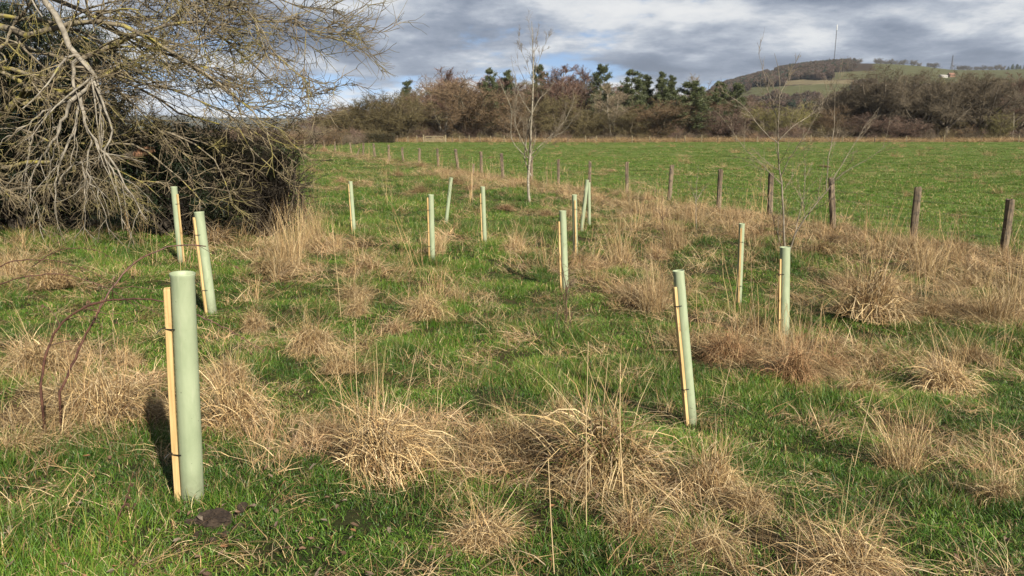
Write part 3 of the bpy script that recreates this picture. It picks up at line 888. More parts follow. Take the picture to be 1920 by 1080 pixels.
def px_of(x, y, z):
    depth = y * CP - (z - CAM[2]) * SP
    return 960 + F * x / depth


def hill_fields(px, py):
    """Which field or wood a spot on the hill belongs to: 0 wood, 1 pale green, 2 straw, 3 bright green, 4 right pasture."""
    r = np.zeros(np.shape(px), int)
    w = (vnoise(px, py * 3, 40, 3, 2) - .5) * 6
    r[(px > 1405) & (px < 1600) & (py + w > 162 - (px - 1405) * .03) & (py + w < 182)] = 1
    r[(px > 1470) & (px < 1660) & (py + w > 150) & (py + w < 158)] = 2
    r[(px > 1560) & (px < 1660) & (py + w > 134) & (py + w < 149)] = 3
    r[(px > 1640) & (py + w < 166)] = 4
    r[(px > 1340) & (px < 1440) & (py + w > 176) & (py + w < 190)] = 3
    return r


def build_hills():
    az = np.linspace(0.14, 1.2, 260); Ys = np.concatenate([np.linspace(410, HR, 170), np.linspace(HR + 40, 3300, 12)])
    A, Y = np.meshgrid(az, Ys)
    H = hill_h(A, Y)
    P = np.stack([A * Y, Y, H], -1)
    cls = hill_fields(px_of(P[..., 0], P[..., 1], P[..., 2]), py_of(A, Y, H))
    pal = np.array([[0.060, 0.045, 0.034], [0.120, 0.122, 0.062], [0.20, 0.165, 0.10], [0.110, 0.108, 0.056], [0.100, 0.102, 0.050]])
    C = pal[cls] * (1 + 0.25 * (vnoise(A * 900, Y, 25, 13, 3) - .5))[..., None]
    n, m = A.shape
    idx = np.arange(n * m).reshape(n, m)
    q = np.stack([idx[:-1, :-1], idx[:-1, 1:], idx[1:, 1:], idx[1:, :-1]], -1).reshape(-1, 4)
    mt, nt, N, L = nodes_of('hill_fields')
    out = N('ShaderNodeOutputMaterial'); a = N('ShaderNodeAttribute'); a.attribute_name = 'col'
    p = N('ShaderNodeBsdfPrincipled'); p.inputs['Roughness'].default_value = 1.0; p.inputs['Specular IOR Level'].default_value = 0.0
    tc = N('ShaderNodeTexCoord'); nz = N('ShaderNodeTexNoise'); nz.inputs['Scale'].default_value = 0.05; nz.inputs['Detail'].default_value = 8; L(tc.outputs['Object'], nz.inputs[0])
    hs = N('ShaderNodeHueSaturation'); mr = N('ShaderNodeMapRange'); L(nz.outputs[0], mr.inputs[0]); mr.inputs[3].default_value = 0.6 * ALB; mr.inputs[4].default_value = 1.4 * ALB
    L(mr.outputs[0], hs.inputs['Value']); L(a.outputs[0], hs.inputs['Color']); L(hs.outputs[0], p.inputs['Base Color']); L(p.outputs[0], out.inputs[0])
    tag(obj('hill', mesh_from('hill', P.reshape(-1, 3), [q], True, C.reshape(-1, 3), (mt,))), 'wooded hill with pale fields under the mast', kind='structure')
    # the low range along the western horizon
    az = np.linspace(-1.3, 0.35, 200); Ys = np.array([3500, 4200, 5000, 5800, 6400, 7000.])
    A, Y = np.meshgrid(az, Ys)
    prof = 60 + 70 * vnoise(A * 900, A * 0, 120, 3, 4) + 22 * vnoise(A * 900, A * 0, 20, 4, 3)
    prof = prof * np.interp(A, [-1.3, -0.15, 0.05, 0.35], [1.1, 1.0, .6, .3])
    H = prof * sstep((Y - 3500) / 2700.0) - 1.5
    P = np.stack([A * Y, Y, H], -1)
    C = np.array([0.085, 0.085, 0.06]) * (0.6 + 0.8 * vnoise(A * 900, Y, 260, 23, 4, .7))[..., None]
    n, m = A.shape
    idx = np.arange(n * m).reshape(n, m)
    q = np.stack([idx[:-1, :-1], idx[:-1, 1:], idx[1:, 1:], idx[1:, :-1]], -1).reshape(-1, 4)
    tag(obj('distant_hills', mesh_from('distant_hills', P.reshape(-1, 3), [q], True, C.reshape(-1, 3), (mt,))), 'low blue hills on the far horizon', kind='structure')


build_hills()


# ------------------------------------------------------------------ tree shelters: tube, stake and two ties each
def shelter(i, spec):
    (tx, ty), bpx, r, ang, drop, sw, label = spec
    base = SH_BASE[i]
    top = at(tx, ty, base[1] + (0.05 if i % 2 else -0.03))
    ax = top - base
    H = float(np.linalg.norm(ax))
    t = thing('tree_shelter', base, label, 'tree shelter', 'pale green tree shelters planted in the meadow')
    t.rotation_mode = 'QUATERNION'
    t.rotation_quaternion = Vector(ax).to_track_quat('Z', 'Y')
    # the quaternion may roll the axes: work the stake angle out in the thing's own frame
    g = np.random.default_rng(500 + i)
    inv = t.rotation_quaternion.inverted()
    d = inv @ Vector((math.cos(R(ang)), math.sin(R(ang)), 0)); sa = math.atan2(d.y, d.x)
    S = 40
    a = np.arange(S) * 2 * math.pi / S
    wob = 1 + 0.014 * np.sin(2 * a + g.uniform(0, 6)); wob[[3, 23]] *= 1.022   # moulded seams
    prof = [(-0.06, r), (0.0, r), (H * .3, r * 1.004), (H * .65, r * 0.996), (H - .028, r), (H - .020, r * 1.03), (H - .004, r * 1.06), (H, r * 1.055), (H - .001, r * 1.0), (H - .03, r * .945), (H * .5, r * .94), (0.0, r * .94)]
    V = np.concatenate([np.stack([np.cos(a) * rr * wob, np.sin(a) * rr * wob, np.full(S, z)], 1) for z, rr in prof])
    idx = np.arange(len(prof) * S).reshape(len(prof), S)
    q = np.stack([idx[:-1], np.roll(idx[:-1], -1, 1), np.roll(idx[1:], -1, 1), idx[1:]], -1).reshape(-1, 4)
    obj('tube', mesh_from('tube', V, [q], True, None, (M_tube,)), t)
    # stake: a sawn square batten with worn corners and a slightly split top
    h = sw / 2; off = r + h * 1.02
    c = np.array([math.cos(sa), math.sin(sa)]) * off
    b = h * 0.14
    sq = np.array([[-h + b, -h], [h - b, -h], [h, -h + b], [h, h - b], [h - b, h], [-h + b, h], [-h, h - b], [-h, -h + b]])
    ca, sa_ = math.cos(sa), math.sin(sa)
    sq = sq @ np.array([[ca, sa_], [-sa_, ca]])
    zs = np.array([-0.25, 0.0, H * .25, H * .5, H * .75, H - drop - .01, H - drop])
    lean = g.normal(0, 0.004, 2)
    V = []
    for k, z in enumerate(zs):
        s = 1.0 if k < len(zs) - 1 else 0.93
        bend = 0.004 * math.sin(z * 3 + i)
        tilt = sq[:, 0] * 0.15 if k == len(zs) - 1 else 0
        V.append(np.column_stack([sq * s + c + lean * z + np.array([ca, sa_]) * max(bend, 0), np.full(8, z) + tilt]))
    V = np.concatenate(V)
    idx = np.arange(len(zs) * 8).reshape(len(zs), 8)
    q = np.stack([idx[:-1], np.roll(idx[:-1], -1, 1), np.roll(idx[1:], -1, 1), idx[1:]], -1).reshape(-1, 4)
    tri = np.array([[idx[-1, 0], idx[-1, k], idx[-1, k + 1]] for k in range(1, 7)])
    obj('stake', mesh_from('stake', V, [q, tri], False, None, (M_stake,)), t)
    # ties: a flat black strap drawn round tube and stake, its tail sticking out
    for z in (H * (.78 if drop < .13 else .72), H * .24):
        k = np.linspace(0, 2 * math.pi, 48, endpoint=False)
        pts = np.stack([np.cos(k), np.sin(k)], 1) * (r * 1.015 + .0015)
        cor = (sq + c) + nrm(sq) * .002
        near_ = pts @ np.array([ca, sa_]) > r * .72
        al = np.vstack([pts[near_], cor])
        # convex hull (monotone chain)
        ps = sorted(map(tuple, al))
        def half(p_):
            o_ = []
            for q_ in p_:
                while len(o_) > 1 and (o_[-1][0] - o_[-2][0]) * (q_[1] - o_[-2][1]) - (o_[-1][1] - o_[-2][1]) * (q_[0] - o_[-2][0]) <= 0: o_.pop()
                o_.append(q_)
            return o_[:-1]
        hull = np.array(half(ps) + half(ps[::-1]))
        n = len(hull); hw = 0.0030
        cen = hull.mean(0); outv = nrm(hull - cen) * .0022
        slope = (hull @ np.array([0.05, -0.04]))
        rings = [np.column_stack([hull, slope + z - hw]), np.column_stack([hull + outv, slope + z - hw]), np.column_stack([hull + outv, slope + z + hw]), np.column_stack([hull, slope + z + hw])]
        V = np.concatenate(rings); ii = np.arange(4 * n).reshape(4, n)
        q = np.concatenate([np.stack([ii[j], np.roll(ii[j], -1), np.roll(ii[(j + 1) % 4], -1), ii[(j + 1) % 4]], -1) for j in range(4)])
        G = Geo(); G.add(V, [q])
        # buckle and tail leave the corner of the stake
        st = np.array([*(c + np.array([ca, sa_]) * h + np.array([-sa_, ca]) * h), z + .002])
        dirv = nrm(np.array([ca * .7 - sa_ * .9, sa_ * .7 + ca * .9, g.uniform(-.25, .1)]))
        tl = g.uniform(.04, .085)
        tail = np.stack([st, st + dirv * tl * .5 + [0, 0, .004], st + dirv * tl + [0, 0, -.008]])[None]
        V2, f2 = tubes(tail, np.array([[.0045, .003, .0022]]), 4, True); G.add(V2, f2)
        obj('tie', G.mesh('tie', M_tie), t)
    return t


for i, s in enumerate(SHELTERS): shelter(i, s)


# ------------------------------------------------------------------ the old post and wire fence
def rough_post(name, g, w, h, mat, lean=(0, 0), lobes=8, below=.35):
    """A weathered post: uneven section, worn crown, checks."""
    zs = np.array([-below, 0, h * .2, h * .45, h * .7, h * .9, h * .985, h])
    k = np.linspace(0, 2 * math.pi, 12, endpoint=False) + g.uniform(0, 1)
    sec = np.minimum(1 / np.maximum(np.abs(np.cos(k)), np.abs(np.sin(k))), 1.25) * (1 + g.normal(0, .05, 12))
    V = []
    for j, z in enumerate(zs):
        s = (w / 2) * sec * (1 + g.normal(0, .035, 12)) * (0.82 if j == len(zs) - 1 else 1)
        cx, cy = g.normal(0, w * .03, 2)
        zz = z + (g.normal(0, .012, 12) if j >= len(zs) - 2 else 0)
        V.append(np.column_stack([np.cos(k) * s + cx + lean[0] * z, np.sin(k) * s + cy + lean[1] * z, np.broadcast_to(zz, (12,))]))
    V.append(np.array([[lean[0] * h, lean[1] * h, h + .004]]))
    V = np.concatenate(V)
    idx = np.arange(len(zs) * 12).reshape(len(zs), 12)
    q = np.stack([idx[:-1], np.roll(idx[:-1], -1, 1), np.roll(idx[1:], -1, 1), idx[1:]], -1).reshape(-1, 4)
    tri = np.stack([idx[-1], np.roll(idx[-1], -1), np.full(12, len(V) - 1)], -1)
    return mesh_from(name, V, [q, tri], False, None, (mat,))


def build_fence():
    g = np.random.default_rng(900)
    f = thing('fence', FENCE[2], 'old leaning post and wire fence between rough meadow and green pasture', 'fence')
    org = FENCE[2]
    lean = {1: (.0, 0), 2: (0, 0), 3: (-.10, .05), 4: (-.04, 0), 9: (-.01, 0), 11: (-.06, 0), 13: (-.12, 0), 14: (-.04, 0), 16: (-.05, 0), 18: (-.07, 0), 20: (-.1, .05)}
    tops = []
    for i, p in enumerate(FENCE):
        h = 1.13 + g.normal(0, .05); w = .135 + g.normal(0, .012)
        if i < 7: h += .07
        if i > 9: w *= 1.3; h *= 1.10
        l = lean.get(i, tuple(g.normal(0, .035, 2)))
        o = obj('post', rough_post('post', g, w, h, M_post, l), f, p - org)
        tops.append((p, h, l))
    # a rotten stump and bits of broken post between
    for px, py, h, l in ((887, 330, .62, (.05, 0)), (668, 294, .8, (.45, 0)), (727, 304, .5, (.5, .1))):
        p = on_ground(px, py)
        obj('broken_post', rough_post('broken_post', g, .12, h, M_post, l), f, p - org)
    # strands of wire, sagging a little between posts
    for hh in (0.16, 0.36, 0.56, 0.76, 0.98):
        pts = []
        for a, b in zip(tops[:-1], tops[1:]):
            pa = a[0] + np.array([a[2][0] * hh, a[2][1] * hh, hh]) + [-.03, -.07, 0]; pb = b[0] + np.array([b[2][0] * hh, b[2][1] * hh, hh]) + [-.03, -.07, 0]
            for t in (0, .25, .5, .75):
                q = pa * (1 - t) + pb * t; q[2] -= .05 * t * (1 - t) * g.uniform(.5, 2); pts.append(q)
        P = np.array(pts)[None] - org
        V, fs = tubes(P, np.full(P.shape[:2], .0021), 4)
        obj('wire', mesh_from('wire', V, fs, True, None, (M_wire,)), f)
    # stock netting: the upright strands of the near bays
    segs = []
    for a, b in zip(tops[:9], tops[1:10]):
        n = int(np.linalg.norm(b[0] - a[0]) / .15)
        for k in range(n):
            q = a[0] * (1 - k / n) + b[0] * (k / n) + [-.03, -.07, 0]
            segs.append([q + [0, 0, .1], q + [g.normal(0, .01), 0, .45], q + [g.normal(0, .01), 0, .76]])
    P = np.array(segs) - org
    V, fs = tubes(P, np.full(P.shape[:2], .0013), 3)
    tag(obj('netting', mesh_from('netting', V, fs, True, None, (M_wire,)), f), kind='stuff')


build_fence()


# ------------------------------------------------------------------ trees: builders
def trunk_line(p0, p1, n, g, wob):
    t = np.linspace(0, 1, n)[:, None]
    P = np.asarray(p0) * (1 - t) + np.asarray(p1) * t
    P[1:] += np.cumsum(g.normal(0, wob, (n - 1, 3)), 0) * [1, 1, .2]
    return P


def make_bare(kind, seed, twig, wide=1.0):
    """Returns trunk mesh, crown mesh, height, half width."""
    g = np.random.default_rng(seed)
    T = Geo(); Cn = Geo()
    if kind == 'birch':
        stems = [trunk_line([0, 0, -.3], [g.normal(0, .4), g.normal(0, .4), 13], 12, g, .06)]
        if g.uniform() < .7: stems.append(trunk_line([.2, .1, -.3], [g.normal(1.2, .4), g.normal(0, 1), 11], 12, g, .07))
        P = np.array(stems); Rr = np.linspace(.16, .025, 12)[None].repeat(len(P), 0)
        k1 = dict(k=30 // len(P) + 6, t=(.2, .97), ang=(25, 50), ln=(.28, .42), n=6, wander=.10, trop=(0, 0, .55), rr=.45, rmin=.03, prof=lambda t: 1.15 - .85 * t)
        k2 = dict(k=8, t=(.2, 1), ang=(20, 50), ln=(.30, .50), n=4, wander=.15, trop=(0, 0, .25), rr=.55, rmin=.018)
        k3 = dict(k=13, t=(.1, 1), ang=(15, 50), ln=(.40, .75), n=3, wander=.18, trop=(0, 0, .15), rr=.6, rmin=.014)
    elif kind == 'round':
        ns = 7
        stems = []
        for i in range(ns):
            a = i * 6.28 / ns + g.uniform(-.4, .4); sp = g.uniform(.8, 2.6)
            stems.append(trunk_line([.25 * math.cos(a), .25 * math.sin(a), -.3], [sp * math.cos(a), sp * math.sin(a), g.uniform(5.5, 8.2)], 9, g, .14))
        P = np.array(stems); Rr = np.linspace(.12, .03, 9)[None].repeat(ns, 0)
        k1 = dict(k=10, t=(.12, 1), ang=(25, 65), ln=(.30, .5), n=6, wander=.16, trop=(0, 0, .15), rr=.5, rmin=.03, prof=lambda t: 1.1 - .5 * t)
        k2 = dict(k=8, t=(.15, 1), ang=(25, 60), ln=(.35, .55), n=4, wander=.2, trop=(0, 0, .05), rr=.55, rmin=.018)
        k3 = dict(k=11, t=(.1, 1), ang=(20, 60), ln=(.40, .8), n=3, wander=.2, trop=(0, 0, .1), rr=.6, rmin=.014)
    elif kind == 'oak':
        tr = trunk_line([0, 0, -.3], [g.normal(0, .3), 0, 3.2], 6, g, .06)
        T0 = Geo(); lay_tubes(T, tr[None], np.linspace(.5, .36, 6)[None], 10)
        stems = []
        for i in range(9):
            a = i * 6.28 / 9 + g.uniform(-.3, .3); sp = g.uniform(2.0, 6.2); up = 12.2 - .09 * sp * sp * g.uniform(.8, 1.6)
            s0 = tr[-1] - [0, 0, g.uniform(0, 1.2)]
            mid = s0 * .5 + np.array([sp * .8 * math.cos(a), sp * .8 * math.sin(a), 5.5]) * .5
            stems.append(resample([s0, mid + g.normal(0, .4, 3), [sp * .85 * math.cos(a), sp * .85 * math.sin(a), (3 + up) * .55], [sp * math.cos(a), sp * math.sin(a), up]], 9))
        P = np.array(stems); Rr = np.linspace(.26, .05, 9)[None].repeat(9, 0)
        k1 = dict(k=11, t=(.25, 1), ang=(30, 75), ln=(.28, .48), n=6, wander=.2, trop=(0, 0, .18), rr=.55, rmin=.04, prof=lambda t: 1.1 - .5 * t)
        k2 = dict(k=8, t=(.2, 1), ang=(30, 70), ln=(.35, .55), n=4, wander=.24, trop=(0, 0, .12), rr=.55, rmin=.02)
        k3 = dict(k=13, t=(.1, 1), ang=(25, 70), ln=(.45, .8), n=3, wander=.25, trop=(0, 0, .1), rr=.6, rmin=.015)
    lay_tubes(T, P, Rr, 7)
    P1, R1 = sprout(P, Rr, g, **k1)
    lay_tubes(T, P1, R1 * .8, 4)
    P2, R2 = sprout(P1, R1, g, **k2)
    lay_tubes(Cn, P2, R2 * .85, 3, np.asarray(twig) * .85, g, .2)
    P3, R3 = sprout(P2, R2, g, **k3)
    lay_tubes(Cn, P3, R3, 3, twig, g, .3)
    bark = {'birch': M_birchfar, 'round': M_barkfar, 'oak': M_bark}[kind]
    V = np.concatenate(Cn.V)
    return T.mesh(kind + '_trunk', bark), Cn.mesh(kind + '_crown', M_twig), float(np.percentile(V[:, 2], 99.7)), float(np.percentile(np.abs(V[:, 0]), 97))


M_sapling = mat_noise('sapling_bark', (0.14, 0.115, 0.085), (0.33, 0.28, 0.21), 9.0, 5, 0.85)
M_birchfar = mat_noise('pale_far_bark', (0.20, 0.17, 0.13), (0.36, 0.32, 0.25), 2.0, 4, 0.9)
M_darkstem = mat_noise('dark_evergreen_bark', (0.03, 0.024, 0.018), (0.075, 0.06, 0.042), 2.0, 4, 0.9)
M_barkfar = mat_noise('brown_far_bark', (0.09, 0.07, 0.045), (0.20, 0.165, 0.11), 2.0, 4, 0.9)


def needle_tufts(G, g, P, n_each, length, width, pal, spread=1.0, upw=.3):
    """Sprays of needles set round the given points."""
    B = len(P)
    base = np.repeat(P, n_each, 0) + g.normal(0, length * .25, (B * n_each, 3)) * spread
    d = nrm(g.normal(size=(B * n_each, 3)) + [0, 0, upw])
    s = nrm(np.cross(d, g.normal(size=d.shape))) * (width * g.uniform(.7, 1.3, len(d)))[:, None] * .5
    L = (length * g.uniform(.6, 1.3, len(d)))[:, None]
    V = np.stack([base - s, base + s, base + d * L + s * .35, base + d * L - s * .35], 1)
    n = len(d)
    q = (np.arange(n) * 4)[:, None] + np.arange(4)[None]
    c = pal[g.integers(0, len(pal), n)] * g.uniform(.75, 1.25, (n, 1))
    G.add(V.reshape(-1, 3), [q], np.repeat(c, 4, 0))


PINE = np.array([[0.080, 0.100, 0.038], [0.108, 0.130, 0.050], [0.135, 0.155, 0.062], [0.056, 0.070, 0.028]])


def make_pine(seed, h=14.0, dens=1.0, spread=.24, clear=.18, bushy=1.0):
    g = np.random.default_rng(seed)
    T = Geo(); Cn = Geo()
    tr = trunk_line([0, 0, -.3], [g.normal(0, .3), g.normal(0, .3), h], 14, g, .05)
    P = tr[None]; Rr = np.linspace(.22, .03, 14)[None]
    lay_tubes(T, P, Rr, 7)
    P1, R1 = sprout(P, Rr, g, k=int(80 * dens), t=(clear, .985), ang=(60, 95), ln=(spread * .6, spread), n=6, wander=.08, trop=(0, 0, .35), rr=.4, rmin=.025, prof=lambda t: np.clip(1.35 - 1.15 * t, .16, 1) * g.uniform(.55, 1.15, t.shape))
    lay_tubes(T, P1, R1, 4)
    P2, R2 = sprout(P1, R1, g, k=6, t=(.3, 1), ang=(25, 60), ln=(.25, .45), n=3, wander=.12, trop=(0, 0, .3), rr=.5, rmin=.014)
    lay_tubes(T, P2, R2, 3)
    tips = np.concatenate([P2[:, 1:].reshape(-1, 3), P1[:, 3:].reshape(-1, 3), tr[-3:]])
    tips = tips[vnoise(tips[:, 0] + tips[:, 1] * .7, tips[:, 2], .6, seed, 2) > .36]
    needle_tufts(Cn, g, tips, int(13 * bushy), .42, .085, PINE)
    V = np.concatenate(Cn.V)
    return T.mesh('pine_trunk', M_barkfar), Cn.mesh('pine_crown', M_needle), float(V[:, 2].max()), float(np.percentile(np.abs(V[:, 0]), 97))


RED = (0.215, 0.132, 0.100); ORANGE = (0.205, 0.140, 0.082); OLIVE = (0.165, 0.135, 0.066); GREY = (0.165, 0.132, 0.09); BEIGE = (0.30, 0.24, 0.16); PURPLE = (0.175, 0.118, 0.09); YELL = (0.23, 0.205, 0.08)
KINDS = {
    'red': [make_bare('birch', 1000 + i, RED) for i in range(3)],
    'beige': [make_bare('birch', 1010 + i, BEIGE) for i in range(2)],
    'orange': [make_bare('round', 1020 + i, ORANGE) for i in range(2)],
    'olive': [make_bare('round', 1030 + i, OLIVE) for i in range(2)],
    'yellow': [make_bare('round', 1040, YELL)],
    'purple': [make_bare('round', 1045, PURPLE)],
    'oak': [make_bare('oak', 1050 + i, GREY) for i in range(3)],
    'pine': [make_pine(1060, 14, 1.3, .30, .15), make_pine(1061, 14, 1.2, .36, .2), make_pine(1062, 14, 1.4, .24, .1)],
}
NAMES = {'red': 'birch_tree', 'beige': 'pale_birch_tree', 'orange': 'willow_tree', 'olive': 'hawthorn_tree', 'yellow': 'sallow_tree', 'purple': 'alder_tree', 'oak': 'oak_tree', 'pine': 'pine_tree'}


def plant(kind, px, py_top, Y, label, group, halfw=None, var=None, base_z=None, cat='tree', g=random):
    vs = KINDS[kind]
    tm, cm, h, hw = vs[(var if var is not None else g.randrange(len(vs))) % len(vs)]
    top = at(px, py_top, Y)
    x = top[0]
    z0 = float(gz(x, Y)) if base_z is None else base_z
    sz = (top[2] - z0) / h * 1.10
    sx = sz if halfw is None else (halfw / F * Y) / hw
    t = thing(NAMES[kind], (x, Y, z0), label, cat, group)
    t.rotation_euler = (0, 0, g.uniform(0, 6.28)); t.scale = (sx, sx, sz)
    obj('trunk', tm, t); obj('crown', cm, t)
    return t


# ------------------------------------------------------------------ the woodland along the far side of the pasture
def build_woodland():
    rnd = random.Random(3)
    G = 'trees of the far woodland'
    U = [
        ('olive', 640, 196, 172, 'pale greyish sallow at the left end of the far woodland', 44, 0),
        ('olive', 700, 180, 174, 'dark olive hawthorn behind the clipped hedge, left of its twin', 50, 1),
        ('olive', 752, 176, 176, 'dark olive hawthorn behind the right end of the clipped hedge', 52, 0),
        ('pine', 766, 158, 215, 'small pine top poking up behind the two hawthorns', 22, 0),
        ('red', 832, 140, 195, 'tall purplish birch rising above the gate', 44, 0),
        ('orange', 878, 160, 180, 'broad orange brown willow standing just right of the gate', 60, 0),
        ('red', 905, 152, 205, 'purplish birch left of the pair of pines', 40, 1),
        ('pine', 922, 137, 200, 'left pine of the pair rising left of the silver birch stem', 22, 0),
        ('pine', 950, 141, 204, 'right pine of the pair rising left of the silver birch stem', 20, 2),
        ('pine', 1010, 131, 212, 'pine top directly behind the silver birch', 22, 1),
        ('red', 1050, 136, 196, 'tall reddish birch right of the silver birch stem', 46, 2),
        ('red', 1090, 137, 200, 'reddish birch touching the lone pine in the far woodland', 40, 0),
        ('orange', 968, 180, 182, 'brown rounded willow behind the left boughs of the silver birch', 50, 1),
        ('olive', 1040, 185, 180, 'dark brown thorn tree behind the right boughs of the silver birch', 46, 1),
        ('pine', 1131, 131, 196, 'lone pine with a flat bushy top among reddish birches', 24, 1),
        ('beige', 1148, 165, 178, 'pale stemmed birch standing in front of the lone pine', 34, 0),
        ('olive', 1095, 195, 178, 'dark olive thorn tree left of the pale stemmed birch', 40, 0),
        ('pine', 1190, 140, 186, 'biggest bushy pine left in the row of green pines', 34, 0),
        ('pine', 1216, 149, 196, 'pine tucked right behind the biggest bushy pine', 22, 2),
        ('pine', 1243, 144, 192, 'slim pointed pine, tallest in the middle of the green row', 18, 2),
        ('pine', 1262, 150, 194, 'slim pointed pine beside the tallest of the green row', 17, 2),
        ('pine', 1294, 160, 180, 'broad dark pine reaching almost to the ground, in front of the green row', 36, 1),
        ('beige', 1303, 150, 205, 'pale leafless tree rising behind the broad dark pine', 22, 1),
        ('orange', 1225, 195, 178, 'brown twiggy willow in front of the green pines', 46, 0),
        ('olive', 1180, 215, 176, 'low olive thorn bush under the biggest bushy pine', 34, 1),
        ('orange', 1335, 168, 205, 'russet tree between the broad dark pine and the last pines', 34, 1),
        ('pine', 1352, 160, 198, 'left of the last two pines before the hill', 24, 0),
        ('pine', 1385, 163, 198, 'right of the last two pines before the hill', 22, 1),
        ('purple', 1365, 205, 178, 'grey purple thicket tree below the last two pines', 44, 0),
        ('yellow', 1440, 196, 190, 'yellowish olive sallow seen through the leafless sapling', 40, 0),
        ('yellow', 1500, 198, 192, 'second yellowish sallow, right of the sapling stem', 40, 0),
        ('purple', 1400, 190, 200, 'purplish tree at the foot of the hill', 36, 0),
        ('orange', 1560, 205, 186, 'brown willow left of the great oaks', 34, 1),
        ('oak', 1610, 160, 210, 'dark brown oak at the left edge of the oak group', 62, 2),
        ('oak', 1672, 138, 196, 'tallest broad crowned oak, left of the three near oaks', 78, 0),
        ('oak', 1738, 152, 184, 'left of the three near oaks with bare leaning trunks', 56, 1),
        ('oak', 1785, 148, 183, 'middle of the three near oaks', 54, 2),
        ('oak', 1843, 148, 184, 'right of the three near oaks', 60, 0),
        ('pine', 1886, 166, 196, 'dark little pine right of the oaks', 17, 1),
        ('red', 1913, 148, 192, 'reddish birch at the right edge beyond the oaks', 36, 1),
        ('yellow', 1880, 208, 180, 'yellowish sallow under the dark little pine', 28, 0),
        ('purple', 1640, 216, 178, 'low purplish thicket tree below the tallest oak', 46, 0),
        ('purple', 1700, 222, 176, 'low reddish thicket tree left of the leaning oak trunk', 40, 0),
    ]
    for kind, px, py, Y, lab, hw, v in U:
        plant(kind, px, py, Y, lab, G, hw, v, g=rnd)
    sky = np.array([(560, 232), (600, 222), (640, 205), (700, 190), (780, 182), (810, 160), (840, 152), (900, 158), (1000, 150), (1050, 146), (1090, 148), (1150, 172), (1200, 176), (1300, 172), (1400, 200), (1560, 200),
                    (1600, 178), (1650, 162), (1720, 160), (1850, 162), (1960, 156), (2100, 150)])
    LOOK = {'red': 'purplish birch', 'orange': 'brown willow', 'olive': 'olive thorn tree', 'purple': 'purplish alder', 'oak': 'grey brown oak'}
    PLACE = [(650, 'the left half of the clipped hedge'), (735, 'the right half of the clipped hedge'), (795, 'the gate, to its left'), (860, 'the gate, to its right'), (930, 'the pair of pines'), (985, 'the left boughs of the silver birch'),
             (1040, 'the right boughs of the silver birch'), (1110, 'the lone pine'), (1165, 'the pale stemmed birch'), (1220, 'the biggest bushy pine'), (1275, 'the slim pointed pines'), (1330, 'the broad dark pine'), (1400, 'the last two pines'),
             (1500, 'the yellowish sallow'), (1590, 'the brown willow near the oaks'), (1650, 'the dark left oak'), (1710, 'the tallest oak'), (1760, 'the left near oak'), (1815, 'the middle near oak'), (1870, 'the right near oak'), (1930, 'the dark little pine'), (9999, 'the right end of the oaks')]

    def back_label(kind, px):
        return 'back-row ' + LOOK[kind] + ' behind ' + next(n_ for x_, n_ in PLACE if px < x_)
    for i in range(84):
        px = 600 + i * 17 + rnd.uniform(-10, 10)
        if 1420 < px < 1570 and rnd.random() < .6: continue
        py = np.interp(px, sky[:, 0], sky[:, 1]) + rnd.uniform(-6, 16)
        kind = rnd.choice(['red', 'orange', 'olive', 'purple', 'red', 'orange']) if px < 1400 else rnd.choice(['olive', 'oak', 'oak'])
        plant(kind, px, py, rnd.uniform(198, 245), back_label(kind, px), 'background trees of the far woodland', rnd.uniform(34, 52), g=rnd)
    # undergrowth at the wood's foot
    g = np.random.default_rng(77)
    vs = []
    for s, c in ((1, OLIVE), (2, PURPLE), (3, ORANGE), (4, GREY)):
        gg = np.random.default_rng(s); B = Geo(); n = 14
        a = gg.uniform(0, 6.28, n); P0 = np.stack([np.cos(a) * .2, np.sin(a) * .2, np.full(n, -.1)], 1)
        P1 = P0 + np.stack([np.cos(a) * gg.uniform(.2, 1.3, n), np.sin(a) * gg.uniform(.2, 1.3, n), gg.uniform(1.2, 2.3, n)], 1)
        P = P0[:, None] * (1 - np.linspace(0, 1, 5)[None, :, None]) + P1[:, None] * np.linspace(0, 1, 5)[None, :, None]
        P[:, 1:] += gg.normal(0, .06, (n, 4, 3))
        Rr = np.full((n, 5), .025); lay_tubes(B, P, Rr, 3, np.asarray(c) * .8, gg)
        Q, RQ = sprout(P, Rr, gg, 8, (.1, 1), (25, 70), (.25, .5), 4, .2, (0, 0, .1), .6, .014); lay_tubes(B, Q, RQ, 3, c, gg)
        Q2, RQ2 = sprout(Q, RQ, gg, 5, (.1, 1), (25, 70), (.4, .8), 3, .2, (0, 0, .1), .6, .011); lay_tubes(B, Q2, RQ2, 3, c, gg, .3)
        vs.append(B.data())
    n = 560
    x = g.uniform(-52, 145, n); y = 170 + np.abs(g.normal(0, 7, n))
    edge = g.uniform(0, 1, n)
    s = np.where(edge < .5, g.uniform(.4, .9, n), g.uniform(.8, 1.6, n)); y = np.where(edge < .5, y, y + 8)
    # the scrubby bank behind the thicket on the left
    keep = ~((x > 88) & (g.uniform(0, 1, n) < .75))
    x, y, s = x[keep], y[keep], s[keep]; n = len(x)
    m = 150
    xb = g.uniform(-75, -28, m); yb = g.uniform(120, 165, m)
    x = np.concatenate([x, xb]); y = np.concatenate([y, yb]); s = np.concatenate([s, g.uniform(.5, 1.3, m)]); n += m
    self_scatter('woodland_scrub', vs, np.stack([x, y, gz(x, y)], 1), np.stack([g.normal(0, .1, n), g.normal(0, .1, n), g.uniform(0, 6.28, n)], 1), np.stack([s * 1.3, s * 1.3, s], 1),
                 g.integers(0, 4, n), g.uniform(0, 1, n), M_scrub, 'brown leafless scrub along the foot of the far woodland')


build_woodland()


